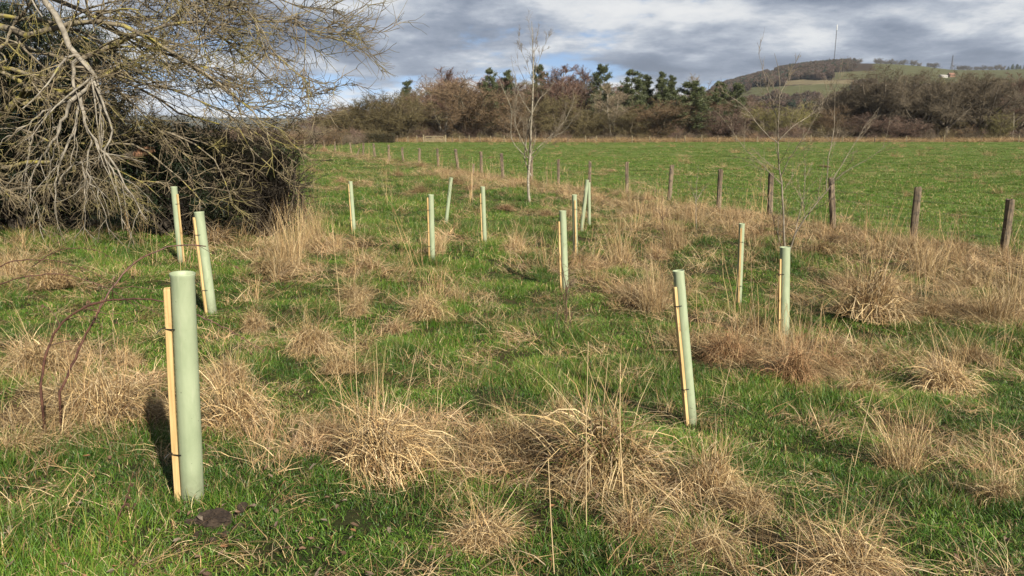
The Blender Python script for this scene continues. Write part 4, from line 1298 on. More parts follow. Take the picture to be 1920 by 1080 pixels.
# ------------------------------------------------------------------ the wooded slopes, skyline trees, mast, pylons and houses on the hill
def hill_y(px, py):
    """Ground distance at which the hill shows at that pixel."""
    Ys = np.linspace(430, HR, 700)
    best = None
    for Y in Ys:
        p = at(px, py, Y)
        if hill_h(np.array(p[0] / Y), np.array(Y)) >= p[2]: best = Y; break
    return best if best is not None else HR - 5


def build_hill_things():
    g = np.random.default_rng(55); rnd = random.Random(8)
    vs = []
    for s, c in ((11, (0.105, 0.075, 0.055)), (12, (0.09, 0.07, 0.05)), (13, (0.12, 0.08, 0.065)), (14, (0.035, 0.05, 0.03))):
        gg = np.random.default_rng(s); B = Geo(); n = 260
        d = nrm(gg.normal(size=(n, 3))); r = gg.uniform(.55, 1, n)
        p = d * r[:, None] * [4.2, 4.2, 4.2] + [0, 0, 6.0]; p[:, 2] = np.maximum(p[:, 2], .5)
        needle_tufts(B, gg, p, 3, 2.6, .55, np.array([c, np.array(c) * 1.3]), .6, .6)
        vs.append(B.data())
    az = g.uniform(.2, .82, 150000); Y = g.uniform(560, HR, 150000)
    h = hill_h(az, Y); X = az * Y
    px = px_of(X, Y, h); py = py_of(az, Y, h)
    cls = hill_fields(px, py)
    keep = (cls == 0) & (hill_fields(px, py - 5) == 0) & (py < 212) & (px > 1250) & (px < 2050)
    keep &= ~((px > 1500 + g.uniform(0, 110, len(az))) & (py < 143))
    keep &= (g.uniform(0, 1, len(az)) < np.where(py < 165, .5, .22) * (Y / HR) ** .5) & (vnoise(px, py * 4, 30, 9, 3) > .33)
    X = X[keep]; Y = Y[keep]; h = h[keep]; n = len(X)
    s = g.uniform(.6, 1.0, n)
    self_scatter('hillside_wood', vs, np.stack([X, Y, h - .5], 1), np.stack([np.zeros(n), np.zeros(n), g.uniform(0, 6.28, n)], 1), np.stack([s, s, s * g.uniform(.8, 1.2, n)], 1),
                 g.choice(4, n, p=[.34, .3, .24, .12]), g.uniform(0, 1, n), M_scrub, 'dark leafless woodland covering the slopes of the mast hill')
    # skyline trees, each on its own
    sk = [(1644, 127, 126, 'oak'), (1653, 126, 125, 'oak'), (1662, 127, 126, 'oak'), (1672, 128, 127, 'oak'), (1683, 128, 128, 'oak'), (1693, 127, 128, 'oak'), (1711, 131, 131, 'oak'), (1722, 130, 130, 'oak'),
          (1742, 133, 133, 'oak'), (1752, 132, 133, 'oak'), (1798, 136, 137, 'oak'), (1806, 134, 136, 'oak'), (1815, 137, 138, 'oak'), (1830, 137, 138, 'oak'), (1842, 137, 138, 'oak'), (1856, 135, 137, 'oak'), (1868, 138, 138, 'oak'),
          (1878, 135, 137, 'oak'), (1890, 132, 136, 'pine'), (1898, 131, 136, 'pine'), (1905, 131, 136, 'pine'), (1912, 129, 135, 'pine'), (1920, 129, 135, 'pine'), (1928, 130, 135, 'pine'),
          (1577, 123, 126, 'pine'), (1584, 124, 126, 'oak'), (1592, 125, 126, 'oak'), (1600, 125, 127, 'oak'), (1610, 126, 127, 'oak')]
    lone = {1711: 'lone round tree on the skyline right of the long tree row', 1722: 'second lone round tree on the skyline, nearer the dark clump'}
    for px, py, gy, k in sk:
        Yd = HR - 5
        b = at(px, gy, Yd); z = float(hill_h(np.array(b[0] / Yd), np.array(Yd))) - .5
        if k == 'pine': lab, gr = 'small dark pine on the skyline', 'dark pines on the right skyline'
        else:
            lab = 'small rounded tree in the ' + ('short row right beside the mast' if px < 1630 else 'long skyline row right of the mast' if px < 1705 else 'dark clump left of the largest pylon' if px < 1770 else 'skyline row right of the largest pylon')
            gr = 'rounded trees along the hill skyline'
        lab = lone.get(px, lab)
        if px == 1577: lab, gr = 'single dark pine beside the foot of the mast', None
        tp = py_top = py - rnd.uniform(1, 5)
        hgt = rnd.uniform(13, 20)
        vsk = KINDS[k]; tm, cm, hh, hw = vsk[rnd.randrange(len(vsk))]
        t = thing('skyline_' + ('pine' if k == 'pine' else 'tree'), (b[0], Yd, z), lab, 'tree', gr)
        t.rotation_euler = (0, 0, rnd.uniform(0, 6)); q = hgt / hh; t.scale = (q * 1.3, q * 1.3, q)
        obj('trunk', tm, t); obj('crown', cm, t)
    M_steel = mat_noise('dark_mast_steel', (0.10, 0.09, 0.09), (0.17, 0.15, 0.15), .2, 3, .7)
    M_white = mat_noise('white_mast_paint', (0.68, 0.68, 0.66), (0.78, 0.78, 0.76), .2, 3, .6)
    M_wallw = mat_noise('white_render', (0.42, 0.40, 0.36), (0.52, 0.50, 0.46), .4, 4, .9)
    M_roof = mat_noise('brown_tiles', (0.20, 0.10, 0.07), (0.30, 0.16, 0.11), .8, 4, .9)
    M_brick = mat_noise('warm_brick', (0.28, 0.15, 0.10), (0.38, 0.22, 0.15), .8, 4, .9)
    M_glass = mat_noise('dark_window_glass', (0.02, 0.025, 0.03), (0.04, 0.045, 0.05), 1, 2, .2, spec=.5)

    def lattice(G, h0, h1, w0, w1, nb, r, legs=4):
        k = np.arange(legs) * 2 * math.pi / legs + math.pi / 4
        ring = np.stack([np.cos(k), np.sin(k)], 1)
        lines = []
        zs = np.linspace(h0, h1, nb + 1); ws = np.linspace(w0, w1, nb + 1)
        for j in range(nb):
            for i in range(legs):
                a = np.array([*(ring[i] * ws[j]), zs[j]]); b = np.array([*(ring[i] * ws[j + 1]), zs[j + 1]])
                c = np.array([*(ring[(i + 1) % legs] * ws[j]), zs[j]]); d = np.array([*(ring[(i + 1) % legs] * ws[j + 1]), zs[j + 1]])
                lines += [(a, b), (a, d), (c, b), (b, d)]
        P = np.array(lines)
        V, f = tubes(P, np.full(P.shape[:2], r), 4); G.add(V, f)

    # the tall mast
    Yd = HR - 30
    b = at(1563, 126, Yd); top = at(1566, 46, Yd); z0 = float(hill_h(np.array(b[0] / Yd), np.array(Yd))) - 1
    H = top[2] - z0
    t = thing('radio_mast', (b[0], Yd, z0), 'very tall thin radio mast with a white top on the hill', 'mast')
    G = Geo(); lattice(G, 0, H * .86, 1.25, 1.15, 42, .16, 3); obj('lattice_column', G.mesh('lattice_column', M_steel), t)
    k = np.linspace(0, 6.283, 14, endpoint=False)
    zs = [H * .86, H * .865, H * .985, H]; rs = [.9, 1.35, 1.35, .3]
    V = np.concatenate([np.stack([np.cos(k) * r_, np.sin(k) * r_, np.full(14, z_)], 1) for z_, r_ in zip(zs, rs)])
    ii = np.arange(56).reshape(4, 14)
    obj('white_aerial', mesh_from('white_aerial', V, [np.stack([ii[:-1], np.roll(ii[:-1], -1, 1), np.roll(ii[1:], -1, 1), ii[1:]], -1).reshape(-1, 4)], True, None, (M_white,)), t)
    for a in (.4, 2.5, 4.6):
        for lv in (.45, .8):
            P = np.array([[[0, 0, H * lv], [math.cos(a) * H * .2, math.sin(a) * H * .2, H * lv * .4], [math.cos(a) * H * .4, math.sin(a) * H * .4, -4]]])
            V, f = tubes(P, np.full((1, 3), .03), 3); obj('guy_wire', mesh_from('guy_wire', V, f, True, None, (M_steel,)), t)

    def pylon(px, py_t, py_b, Yd, label, scale_r=.18):
        b = at(px, py_b, Yd); z0 = float(hill_h(np.array(b[0] / Yd), np.array(Yd))) - 1
        H = at(px, py_t, Yd)[2] - z0
        t = thing('pylon', (b[0], Yd, z0), label, 'pylon', 'electricity pylons on the hill')
        t.rotation_euler = (0, 0, .5)
        G = Geo(); lattice(G, 0, H * .55, H * .11, H * .035, 5, scale_r); lattice(G, H * .55, H, H * .035, H * .012, 6, scale_r * .8); obj('lattice_tower', G.mesh('lattice_tower', M_steel), t)
        for lv, wd in ((.62, .15), (.75, .19), (.88, .13)):
            G = Geo()
            P = np.array([[[-H * wd, 0, H * lv], [0, 0, H * (lv + .03)], [H * wd, 0, H * lv]], [[-H * wd, 0, H * lv], [0, 0, H * (lv - .015)], [H * wd, 0, H * lv]]])
            V, f = tubes(P, np.full((2, 3), scale_r * .8), 4); G.add(V, f); obj('crossarm', G.mesh('crossarm', M_steel), t)
    pylon(1783, 103, 137, HR - 8, 'largest pylon, standing alone on the right skyline')
    pylon(1553, 108, 132, HR - 80, 'small pylon just left of the tall mast')
    pylon(1547, 114, 131, HR - 5, 'smallest faint pylon, furthest left beside the mast')

    def house(px, py_b, w, d, hw, hr, mwall, mroof, label, name, nwin):
        Yd = hill_y(px, py_b)
        Yd = min(Yd, HR - 30)
        b = at(px, py_b, Yd); z0 = float(hill_h(np.array(b[0] / Yd), np.array(Yd)))
        t = thing(name, (b[0], Yd, z0), label, 'house'); t.rotation_euler = (0, 0, .25)
        V = np.array([[-w, -d, -2], [w, -d, -2], [w, d, -2], [-w, d, -2], [-w, -d, hw], [w, -d, hw], [w, d, hw], [-w, d, hw], [-w, 0, hw + hr], [w, 0, hw + hr]], float)
        obj('wall', mesh_from('wall', V, [np.array([[0, 1, 5, 4], [2, 3, 7, 6]]), np.array([[1, 2, 6], [1, 6, 9], [1, 9, 5], [3, 0, 4], [3, 4, 8], [3, 8, 7]])], False, None, (mwall,)), t)
        e = .5
        R_ = []
        for sgn in (-1, 1):
            a = [[-w - e, sgn * (d + e), hw - e * hr / d + .1], [w + e, sgn * (d + e), hw - e * hr / d + .1], [w + e, 0, hw + hr + .1], [-w - e, 0, hw + hr + .1]]
            R_ += a + [[p[0], p[1], p[2] + .3] for p in a]
        q = np.array([[0, 1, 2, 3], [4, 5, 6, 7], [0, 1, 5, 4], [1, 2, 6, 5], [2, 3, 7, 6], [3, 0, 4, 7]])
        ro = obj('roof', mesh_from('roof', np.array(R_), [q, q + 8], False, None, (mroof,)), t)
        for k in range(nwin):
            x = -w + (k + .5) * 2 * w / nwin
            V = np.array([[x - .7, -d - .05, 1.2], [x + .7, -d - .05, 1.2], [x + .7, -d - .05, 2.6], [x - .7, -d - .05, 2.6], [x - .7, -d + .1, 1.2], [x + .7, -d + .1, 1.2], [x + .7, -d + .1, 2.6], [x - .7, -d + .1, 2.6]])
            obj('window', mesh_from('window', V, [q], False, None, (M_glass,)), t)
    house(1783, 144.5, 6, 4, 4.0, 3.4, M_brick, M_roof, 'little brick farmhouse with a gabled roof below the largest pylon', 'farmhouse', 3)
    house(1768, 145, 7, 4, 2.6, 1.6, M_wallw, M_wallw, 'low white barn left of the brick farmhouse', 'white_barn', 2)
    house(1562, 131, 4, 3, 2.6, 1.8, M_wallw, M_wallw, 'tiny white hut at the foot of the mast', 'white_hut', 1)


build_hill_things()


# ------------------------------------------------------------------ hedge, gate and far fence
def build_field_edge():
    g = np.random.default_rng(321)
    # clipped hedge at the far left corner of the pasture
    a = at(575, 262, 150.0); b = at(742, 262, 152.0)
    L = b[0] - a[0]
    t = thing('clipped_hedge', (a[0], 150.5, 0), 'dark clipped hedge with flat top at the far corner of the pasture', 'hedge')
    G = Geo()
    n = 5200
    P = np.stack([g.uniform(0, L, n), g.uniform(-.8, .8, n), g.uniform(0.1, 1.75, n) + .08 * np.sin(g.uniform(0, 6, n))], 1)
    gap = (np.abs(P[:, 0] - L * .42) < .5) & (P[:, 2] < .7) | (np.abs(P[:, 0] - L * .75) < .7) & (P[:, 2] < .8)
    P = P[~gap]
    needle_tufts(G, g, P, 4, .32, .05, np.array([[.085, .068, .038], [.11, .085, .045], [.06, .058, .028]]), 1.0, .5)
    obj('twigs', G.mesh('twigs', M_scrub), t)
    G = Geo(); m = 34
    q0 = np.stack([np.linspace(.2, L - .2, m), g.normal(0, .2, m), np.full(m, -.1)], 1); q1 = q0 + np.stack([g.normal(0, .2, m), g.normal(0, .2, m), np.full(m, 1.3)], 1)
    lay_tubes(G, np.stack([q0, (q0 + q1) / 2 + g.normal(0, .1, (m, 3)), q1], 1), np.full((m, 3), .05), 4); obj('stems', G.mesh('stems', M_bark), t)

    # wooden field gate
    Y = 156.0
    l = at(797, 264, Y); r = at(833, 264, Y)
    w = r[0] - l[0]; z0 = float(gz(l[0], Y))
    t = thing('field_gate', (l[0], Y, z0), 'pale wooden field gate with horizontal rails in front of the woodland', 'gate')

    def plank(name, p, q, th, dp):
        p = np.asarray(p, float); q = np.asarray(q, float)
        ax = nrm(q - p); up = nrm(np.cross(ax, [0, 1, 0]))
        V = []
        for e in (p, q):
            for s1, s2 in ((-1, -1), (1, -1), (1, 1), (-1, 1)): V.append(e + up * s1 * th / 2 + np.array([0, 1, 0]) * s2 * dp / 2)
        f = np.array([[0, 1, 2, 3], [4, 7, 6, 5], [0, 4, 5, 1], [1, 5, 6, 2], [2, 6, 7, 3], [3, 7, 4, 0]])
        obj(name, mesh_from(name, V, [f], False, None, (M_gate,)), t)
    for x in (-.28, w + .28): plank('gate_post', (x, 0, -.3), (x, 0, 1.55), .24, .24)
    for h in (.28, .55, .85, 1.25): plank('rail', (0, 0, h), (w, 0, h), .13, .06)
    for x in (.06, w * .5, w - .06): plank('upright', (x, -.05, .2), (x, -.05, 1.33), .13, .05)
    plank('brace', (.1, .06, .28), (w * .5, .06, 1.2), .1, .05)

    # post fence along the wood
    f0 = at(745, 263, 160)
    t = thing('woodland_fence', (f0[0], 160, 0), 'line of thin far posts along the foot of the woodland', 'fence')
    pts = []
    for k, px in enumerate([745, 765, 782, 848, 862, 880, 900, 920, 945, 975, 1003, 1032, 1065, 1098, 1118, 1153, 1185, 1218, 1268, 1284, 1315, 1346, 1380, 1420, 1470, 1520, 1580, 1640, 1700, 1770, 1840, 1910]):
        Y = 161 + g.normal(0, .5)
        p = at(px, 263, Y); p[2] = float(gz(p[0], Y))
        obj('post', rough_post('post', g, .16, 1.35 + g.normal(0, .12), M_gate if k % 3 else M_post, tuple(g.normal(0, .03, 2))), t, p - [f0[0], 160, 0])
        pts.append(p - [f0[0], 160, 0])
    for h in (.4, .8, 1.15):
        P = (np.array(pts) + [0, 0, h])[None]; V, fs = tubes(P, np.full(P.shape[:2], .006), 3); obj('wire', mesh_from('wire', V, fs, True, None, (M_wire,)), t)


build_field_edge()


# ------------------------------------------------------------------ silver birch and saplings
def px_line(pts, base=None):
    P = np.array([at(*p) for p in pts])
    if base is not None: P[0] = base
    return P


def young_tree(name, origin, stems, spec, mats, label, cat='tree', twigcol=(.3, .26, .2), seed=1, thin=.62, side=1.0):
    """stems: list of (points, r0, r1). spec: list of sprout arguments after the stems."""
    g = np.random.default_rng(seed)
    t = thing(name, origin, label, cat)
    T = Geo(); Cn = Geo()
    Ps = np.array([resample(p, 16) - origin for p, _, _ in stems]); Rs = np.array([np.linspace(a * (thin if k_ == 0 else thin * side), b * max(thin, .8), 16) for k_, (_, a, b) in enumerate(stems)])
    Ps[:, 1:-1] += g.normal(0, .006, (len(Ps), 14, 3))
    lay_tubes(T, Ps, Rs, 8)
    P, Rr = Ps, Rs
    for k, sp in enumerate(spec):
        P, Rr = sprout(P, Rr, g, **sp)
        lay_tubes(Cn, P, Rr, 4 if k == 0 else 3, twigcol, g, .25)
    obj('trunk', T.mesh('trunk', mats[0], True), t); obj('crown', Cn.mesh('crown', mats[1], True), t)
    return t


def build_young_trees():
    b = on_ground(993, 381); Y = b[1]
    s = [
        (px_line([(993, 381, Y), (990, 340, Y), (993, 300, Y), (997, 220, Y), (1000, 140, Y), (999, 80, Y), (997, 40, Y)], b), .085, .008),
        (px_line([(996, 330, Y), (986, 305, Y + .1), (984, 290, Y + .1), (990, 240, Y + .2), (1000, 200, Y + .2)]), .055, .012),
        (px_line([(989, 296, Y), (960, 262, Y - .2), (958, 205, Y - .3), (940, 160, Y - .3), (930, 130, Y - .4)]), .035, .005),
        (px_line([(991, 285, Y), (972, 250, Y + .4), (965, 215, Y + .6), (975, 150, Y + .6)]), .03, .005),
        (px_line([(994, 292, Y), (1022, 265, Y), (1048, 240, Y + .3), (1068, 210, Y + .4), (1078, 180, Y + .4)]), .032, .004),
        (px_line([(996, 300, Y), (1030, 262, Y - .4), (1058, 245, Y - .6), (1080, 215, Y - .8)]), .03, .004),
        (px_line([(999, 210, Y), (1012, 185, Y), (1030, 168, Y + .2), (1042, 150, Y + .2)]), .028, .004),
        (px_line([(998, 215, Y), (975, 180, Y + .1), (965, 140, Y + .2), (958, 105, Y + .2)]), .026, .004),
        (px_line([(1000, 150, Y), (1012, 110, Y + .1), (1028, 70, Y + .1), (1040, 60, Y + .1)]), .02, .004),
        (px_line([(1000, 160, Y), (988, 120, Y), (976, 90, Y), (972, 60, Y)]), .02, .004),
        (px_line([(1000, 130, Y), (1003, 90, Y + .2), (1010, 55, Y + .3)]), .018, .004),
    ]
    spec = [dict(k=9, t=(.15, 1), ang=(15, 42), ln=(.14, .28), n=6, wander=.06, trop=(0, 0, .3), rr=.5, rmin=.0055, prof=lambda t: 1.1 - .6 * t),
            dict(k=5, t=(.2, 1), ang=(15, 40), ln=(.3, .55), n=4, wander=.08, trop=(0, 0, .2), rr=.6, rmin=.0036),
            dict(k=4, t=(.2, 1), ang=(20, 50), ln=(.4, .7), n=3, wander=.15, trop=(0, 0, 0), rr=.6, rmin=.0032)]
    young_tree('silver_birch', b, s, spec, (M_birch, M_twig), 'young leafless silver birch with white stem standing by the fence', 'tree', (.22, .18, .13), 5, .60, .70)

    b = on_ground(1474, 497); Y = b[1]
    s = [
        (px_line([(1474, 497, Y), (1470, 440, Y), (1467, 360, Y + .05), (1460, 300, Y + .1), (1460, 220, Y), (1462, 150, Y), (1452, 100, Y)], b), .030, .004),
        (px_line([(1480, 495, Y), (1490, 440, Y - .1), (1520, 395, Y - .2), (1548, 360, Y - .2), (1580, 325, Y - .3), (1640, 290, Y - .4), (1672, 262, Y - .4)], b), .028, .003),
        (px_line([(1478, 490, Y), (1494, 420, Y + .2), (1510, 350, Y + .3), (1508, 290, Y + .4), (1506, 240, Y + .4)], b), .02, .003),
        (px_line([(1550, 358, Y - .2), (1553, 300, Y - .2), (1564, 240, Y - .1), (1566, 170, Y - .1), (1575, 130, Y)]), .018, .003),
        (px_line([(1470, 470, Y), (1452, 420, Y + .2), (1440, 380, Y + .3), (1425, 350, Y + .4)], b), .016, .003),
        (px_line([(1460, 270, Y), (1430, 245, Y - .1), (1395, 200, Y - .3), (1345, 165, Y - .5)]), .016, .003),
        (px_line([(1461, 262, Y), (1490, 235, Y), (1520, 215, Y + .2), (1545, 190, Y + .3)]), .016, .003),
        (px_line([(1460, 230, Y), (1440, 170, Y + .2), (1428, 120, Y + .3), (1420, 80, Y + .3)]), .013, .003),
        (px_line([(1462, 180, Y), (1480, 140, Y + .1), (1500, 100, Y + .1)]), .010, .003),
        (px_line([(1464, 330, Y), (1485, 290, Y - .2), (1520, 235, Y - .3), (1560, 165, Y - .4)]), .015, .003),
        (px_line([(1465, 345, Y), (1425, 305, Y + .2), (1390, 270, Y + .4), (1350, 215, Y + .5)]), .014, .003),
        (px_line([(1556, 345, Y - .2), (1590, 290, Y), (1620, 240, Y + .1), (1650, 200, Y + .1)]), .013, .003),
    ]
    spec = [dict(k=8, t=(.2, 1), ang=(22, 50), ln=(.14, .32), n=6, wander=.08, trop=(0, 0, .25), rr=.5, rmin=.0042, prof=lambda t: 1.1 - .5 * t),
            dict(k=5, t=(.2, 1), ang=(20, 50), ln=(.3, .6), n=4, wander=.1, trop=(0, 0, .1), rr=.6, rmin=.0028)]
    young_tree('leafless_sapling', b, s, spec, (M_sapling, M_twig), 'leafless many-stemmed sapling with wide arching boughs behind a shelter', 'tree', (.22, .18, .13), 6, .76, .78)

    for px, py, tops, lab, sd in ((1306, 433, [(1310, 310), (1330, 345), (1288, 340)], 'very thin little sapling with a pale stem near the fence', 7),
                                  (1243, 470, [(1240, 345), (1262, 380), (1226, 392)], 'faint wispy sapling in straw grass left of the pale thin one', 8),
                                  (1062, 610, [(1048, 470), (1070, 500), (1085, 520)], 'dark twiggy seedling below the thick middle shelter', 9)):
        b = on_ground(px, py); Y = b[1]
        s = [(px_line([(px, py, Y), (px - 1, (py + tops[0][1]) / 2, Y), (tops[0][0], tops[0][1], Y)], b), .013, .002)]
        for q in tops[1:]:
            m = py * .45 + tops[0][1] * .55
            s.append((px_line([(px, m + 12, Y), ((px + q[0]) / 2, (m + q[1]) / 2, Y + .1), (q[0], q[1], Y + .1)]), .008, .002))
        spec = [dict(k=6, t=(.2, 1), ang=(25, 55), ln=(.2, .4), n=4, wander=.12, trop=(0, 0, .2), rr=.5, rmin=.0028), dict(k=3, t=(.3, 1), ang=(25, 50), ln=(.3, .6), n=3, wander=.12, trop=(0, 0, 0), rr=.6, rmin=.002)]
        young_tree('thin_sapling', b, s, spec, (M_pale_bark if sd == 7 else M_stem, M_twig), lab, 'sapling', (.2, .15, .1), sd, .9)


build_young_trees()


# ------------------------------------------------------------------ the old lichen-covered tree and the evergreens behind it
def build_thicket():
    g = np.random.default_rng(4242)
    org = np.array([-12.6, 16.0, float(gz(-12.6, 16.0))])
    t = thing('lichen_tree', org, 'big leafless tree with yellow lichen on boughs drooping to the ground', 'tree')
    limbs = [
        # points (px, py, distance), radius at start and end, pale?
        ([(-130, 60, 16), (0, 50, 15.5), (60, 68, 15), (130, 42, 14.8), (220, 45, 14.6), (300, 85, 14.5), (400, 150, 14.5), (480, 212, 14.5), (505, 255, 14.4)], .085, .010, 0),
        ([(-60, 300, 15.8), (0, 225, 15.5), (40, 185, 15.2), (80, 152, 15), (130, 120, 15), (200, 88, 14.9), (280, 60, 14.7), (380, 40, 14.6), (470, 60, 14.6)], .10, .010, 0),
        ([(-60, -80, 16), (150, -60, 15.6), (330, -5, 15.2), (430, 45, 15), (530, 40, 14.8), (580, 60, 14.6), (640, 78, 14.5)], .06, .006, 0),
        ([(20, -40, 16), (240, 65, 15.5), (360, 125, 15.2), (450, 190, 15), (500, 215, 15), (530, 240, 15)], .055, .006, 0),
        ([(200, -80, 16), (350, 0, 15.5), (420, 75, 15.3), (510, 150, 15.2), (560, 180, 15.1), (585, 195, 15)], .05, .005, 0),
        ([(-60, 100, 16.6), (120, 190, 16), (250, 230, 15.6), (320, 248, 15.4), (395, 295, 15.2), (425, 340, 15.1), (436, 380, 15)], .055, .006, 0),
        ([(-40, 60, 16.5), (230, 150, 16), (330, 210, 15.8), (420, 235, 15.6), (480, 268, 15.4), (525, 285, 15.4)], .05, .006, 0),
        ([(100, -120, 15.5), (420, -40, 15), (520, -5, 14.8), (580, 20, 14.7), (630, 45, 14.6)], .045, .005, 0),
        ([(-80, 330, 16), (100, 300, 15.8), (240, 270, 15.5), (330, 330, 15.2), (385, 385, 15)], .05, .006, 0),
        ([(-60, 20, 16), (150, 60, 15.2), (280, 150, 15), (380, 190, 15), (440, 225, 14.9), (475, 290, 14.9)], .045, .005, 0),
        ([(0, -90, 15.2), (250, -30, 14.8), (400, 0, 14.6), (480, 35, 14.4), (510, 95, 14.3), (545, 130, 14.3)], .045, .005, 0),
        ([(-100, 130, 15), (30, 130, 14.6), (110, 175, 14.5), (240, 120, 14.7), (330, 120, 14.8), (430, 130, 14.9)], .05, .006, 0),
        ([(-60, 380, 16), (60, 350, 15.6), (180, 350, 15.3), (270, 380, 15.0)], .04, .005, 0),
        ([(-100, 200, 16), (60, 250, 15.4), (160, 300, 15), (250, 330, 14.8), (300, 370, 14.7)], .04, .005, 0),
        ([(-40, -200, 16), (200, -180, 15), (450, -120, 14.5), (620, -60, 14.2)], .05, .006, 0),
        ([(60, -300, 16.5), (300, -260, 16), (520, -200, 16)], .05, .006, 0),
        ([(-200, -100, 15), (-100, 50, 14), (-60, 200, 13.6), (-40, 330, 13.4)], .05, .006, 0),
        # the pale hanging bough in front
        ([(-100, -80, 15.5), (40, -50, 15), (90, 10, 14.6), (112, 45, 14.4), (120, 75, 14.3), (150, 108, 14.2), (176, 150, 14.1), (150, 178, 14.1), (132, 190, 14)], .075, .040, 1),
        ([(132, 190, 14), (105, 255, 14), (70, 310, 13.9), (40, 385, 13.8)], .032, .005, 1),
        ([(148, 182, 14.1), (140, 230, 14), (120, 290, 13.9), (105, 345, 13.9), (108, 430, 13.9)], .030, .005, 1),
        ([(150, 178, 14.1), (172, 258, 14), (212, 305, 13.9), (235, 350, 13.8), (275, 412, 13.7)], .034, .005, 1),
        ([(176, 152, 14.1), (200, 212, 14), (213, 250, 14), (196, 280, 13.9), (214, 330, 13.9), (230, 430, 13.9)], .024, .005, 1),
        ([(150, 108, 14.2), (136, 130, 14.2), (141, 165, 14.1), (128, 205, 14.1), (108, 250, 14.1), (92, 310, 14)], .036, .006, 1),
        ([(132, 190, 14), (90, 205, 14), (40, 240, 13.9), (-10, 275, 13.9)], .022, .005, 1),
        ([(110, 345, 13.9), (150, 300, 14), (160, 380, 13.9), (155, 440, 13.9)], .016, .004, 1),
        ([(60, 250, 14.5), (50, 320, 14.3), (70, 390, 14.1), (75, 430, 14)], .018, .004, 1),
        ([(172, 258, 14), (165, 320, 13.9), (190, 380, 13.8), (205, 440, 13.8)], .018, .004, 1),
    ]
    Ls = [resample([at(*p) for p in l[0]], 16) - org for l in limbs]
    Ls = np.array(Ls)
    Ls[:, 1:-1] += g.normal(0, .02, (len(Ls), 14, 3))
    Rs = np.array([np.linspace(l[1], l[2], 16) for l in limbs])
    pale = np.array([l[3] for l in limbs], bool)
    # trunk: two heavy stems from the ground that the boughs leave
    T = Geo()
    tr = np.array([resample([[0, 0, -.4], [.1, 0, 1.0], [.5, -.1, 2.2], [1.0, -.3, 3.4], [1.6, -.5, 5.0], [1.9, -.6, 7.5]], 14), resample([[-.2, .1, -.4], [-.5, .2, 1.2], [-.6, .2, 3], [-.4, 0, 5], [-.1, -.1, 8]], 14)])
    lay_tubes(T, tr, np.array([np.linspace(.34, .10, 14), np.linspace(.26, .08, 14)]), 12)
    obj('trunk', T.mesh('trunk', M_lichen, True), t)
    for k, (P, Rr) in enumerate(zip(Ls, Rs)):
        V, f = tubes(P[None], Rr[None], 8)
        obj('bough', mesh_from('bough', V, f, True, None, (M_pale_bark if pale[k] else M_lichen,)), t)
    B = Geo()
    B2 = Geo(); Tw = Geo()
    a, ra = Ls[~pale], Rs[~pale]
    c1 = dict(k=16, t=(.15, 1), ang=(20, 60), ln=(.16, .34), n=8, wander=.13, trop=(.45, 0, -.05), rr=.5, rmin=.012, prof=lambda t: 1.15 - .5 * t)
    c2 = dict(k=7, t=(.12, 1), ang=(20, 60), ln=(.28, .55), n=6, wander=.16, trop=(.15, 0, .05), rr=.6, rmin=.0085)
    c3 = dict(k=5, t=(.1, 1), ang=(20, 65), ln=(.35, .8), n=4, wander=.2, trop=(.05, 0, .12), rr=.6, rmin=.0062)
    P1, R1 = sprout(a, ra, g, **c1)
    low = np.isin(np.repeat(np.nonzero(~pale)[0], c1['k']), (5, 6, 8, 12, 13)) & (g.uniform(0, 1, len(P1)) < .5)
    P1, R1 = P1[~low], R1[~low]; lay_tubes(B2, P1, R1, 5)
    P2, R2 = sprout(P1, R1, g, **c2); lay_tubes(Tw, P2, R2, 4)
    P3, R3 = sprout(P2, R2, g, **c3); lay_tubes(Tw, P3, R3, 3)
    b, rb = Ls[pale], Rs[pale]
    P1, R1 = sprout(b, rb, g, k=8, t=(.2, 1), ang=(20, 55), ln=(.25, .5), n=8, wander=.12, trop=(0, 0, -.5), rr=.5, rmin=.007, prof=lambda t: 1.1 - .4 * t); P1[..., 2] = np.maximum(P1[..., 2], .05); lay_tubes(B, P1, R1, 5)
    P2, R2 = sprout(P1, R1, g, k=5, t=(.15, 1), ang=(20, 55), ln=(.3, .6), n=5, wander=.15, trop=(0, 0, -.25), rr=.6, rmin=.0045); P2[..., 2] = np.maximum(P2[..., 2], .03); lay_tubes(Tw, P2, R2, 3)
    P3, R3 = sprout(P2, R2, g, k=3, t=(.15, 1), ang=(20, 55), ln=(.3, .7), n=4, wander=.18, trop=(0, 0, -.1), rr=.6, rmin=.0035); P3[..., 2] = np.maximum(P3[..., 2], .03); lay_tubes(Tw, P3, R3, 3)
    tag(obj('hanging_twigs', B.mesh('hanging_twigs', M_pale_bark, True), t), kind='stuff')
    tag(obj('branches', B2.mesh('branches', M_lichen, True), t), kind='stuff')
    tag(obj('twigs', Tw.mesh('twigs', M_lichen_twig, True), t), kind='stuff')

    # evergreens behind it
    DARK = np.array([[0.016, 0.030, 0.011], [0.024, 0.042, 0.015], [0.034, 0.056, 0.019], [0.020, 0.022, 0.011]])

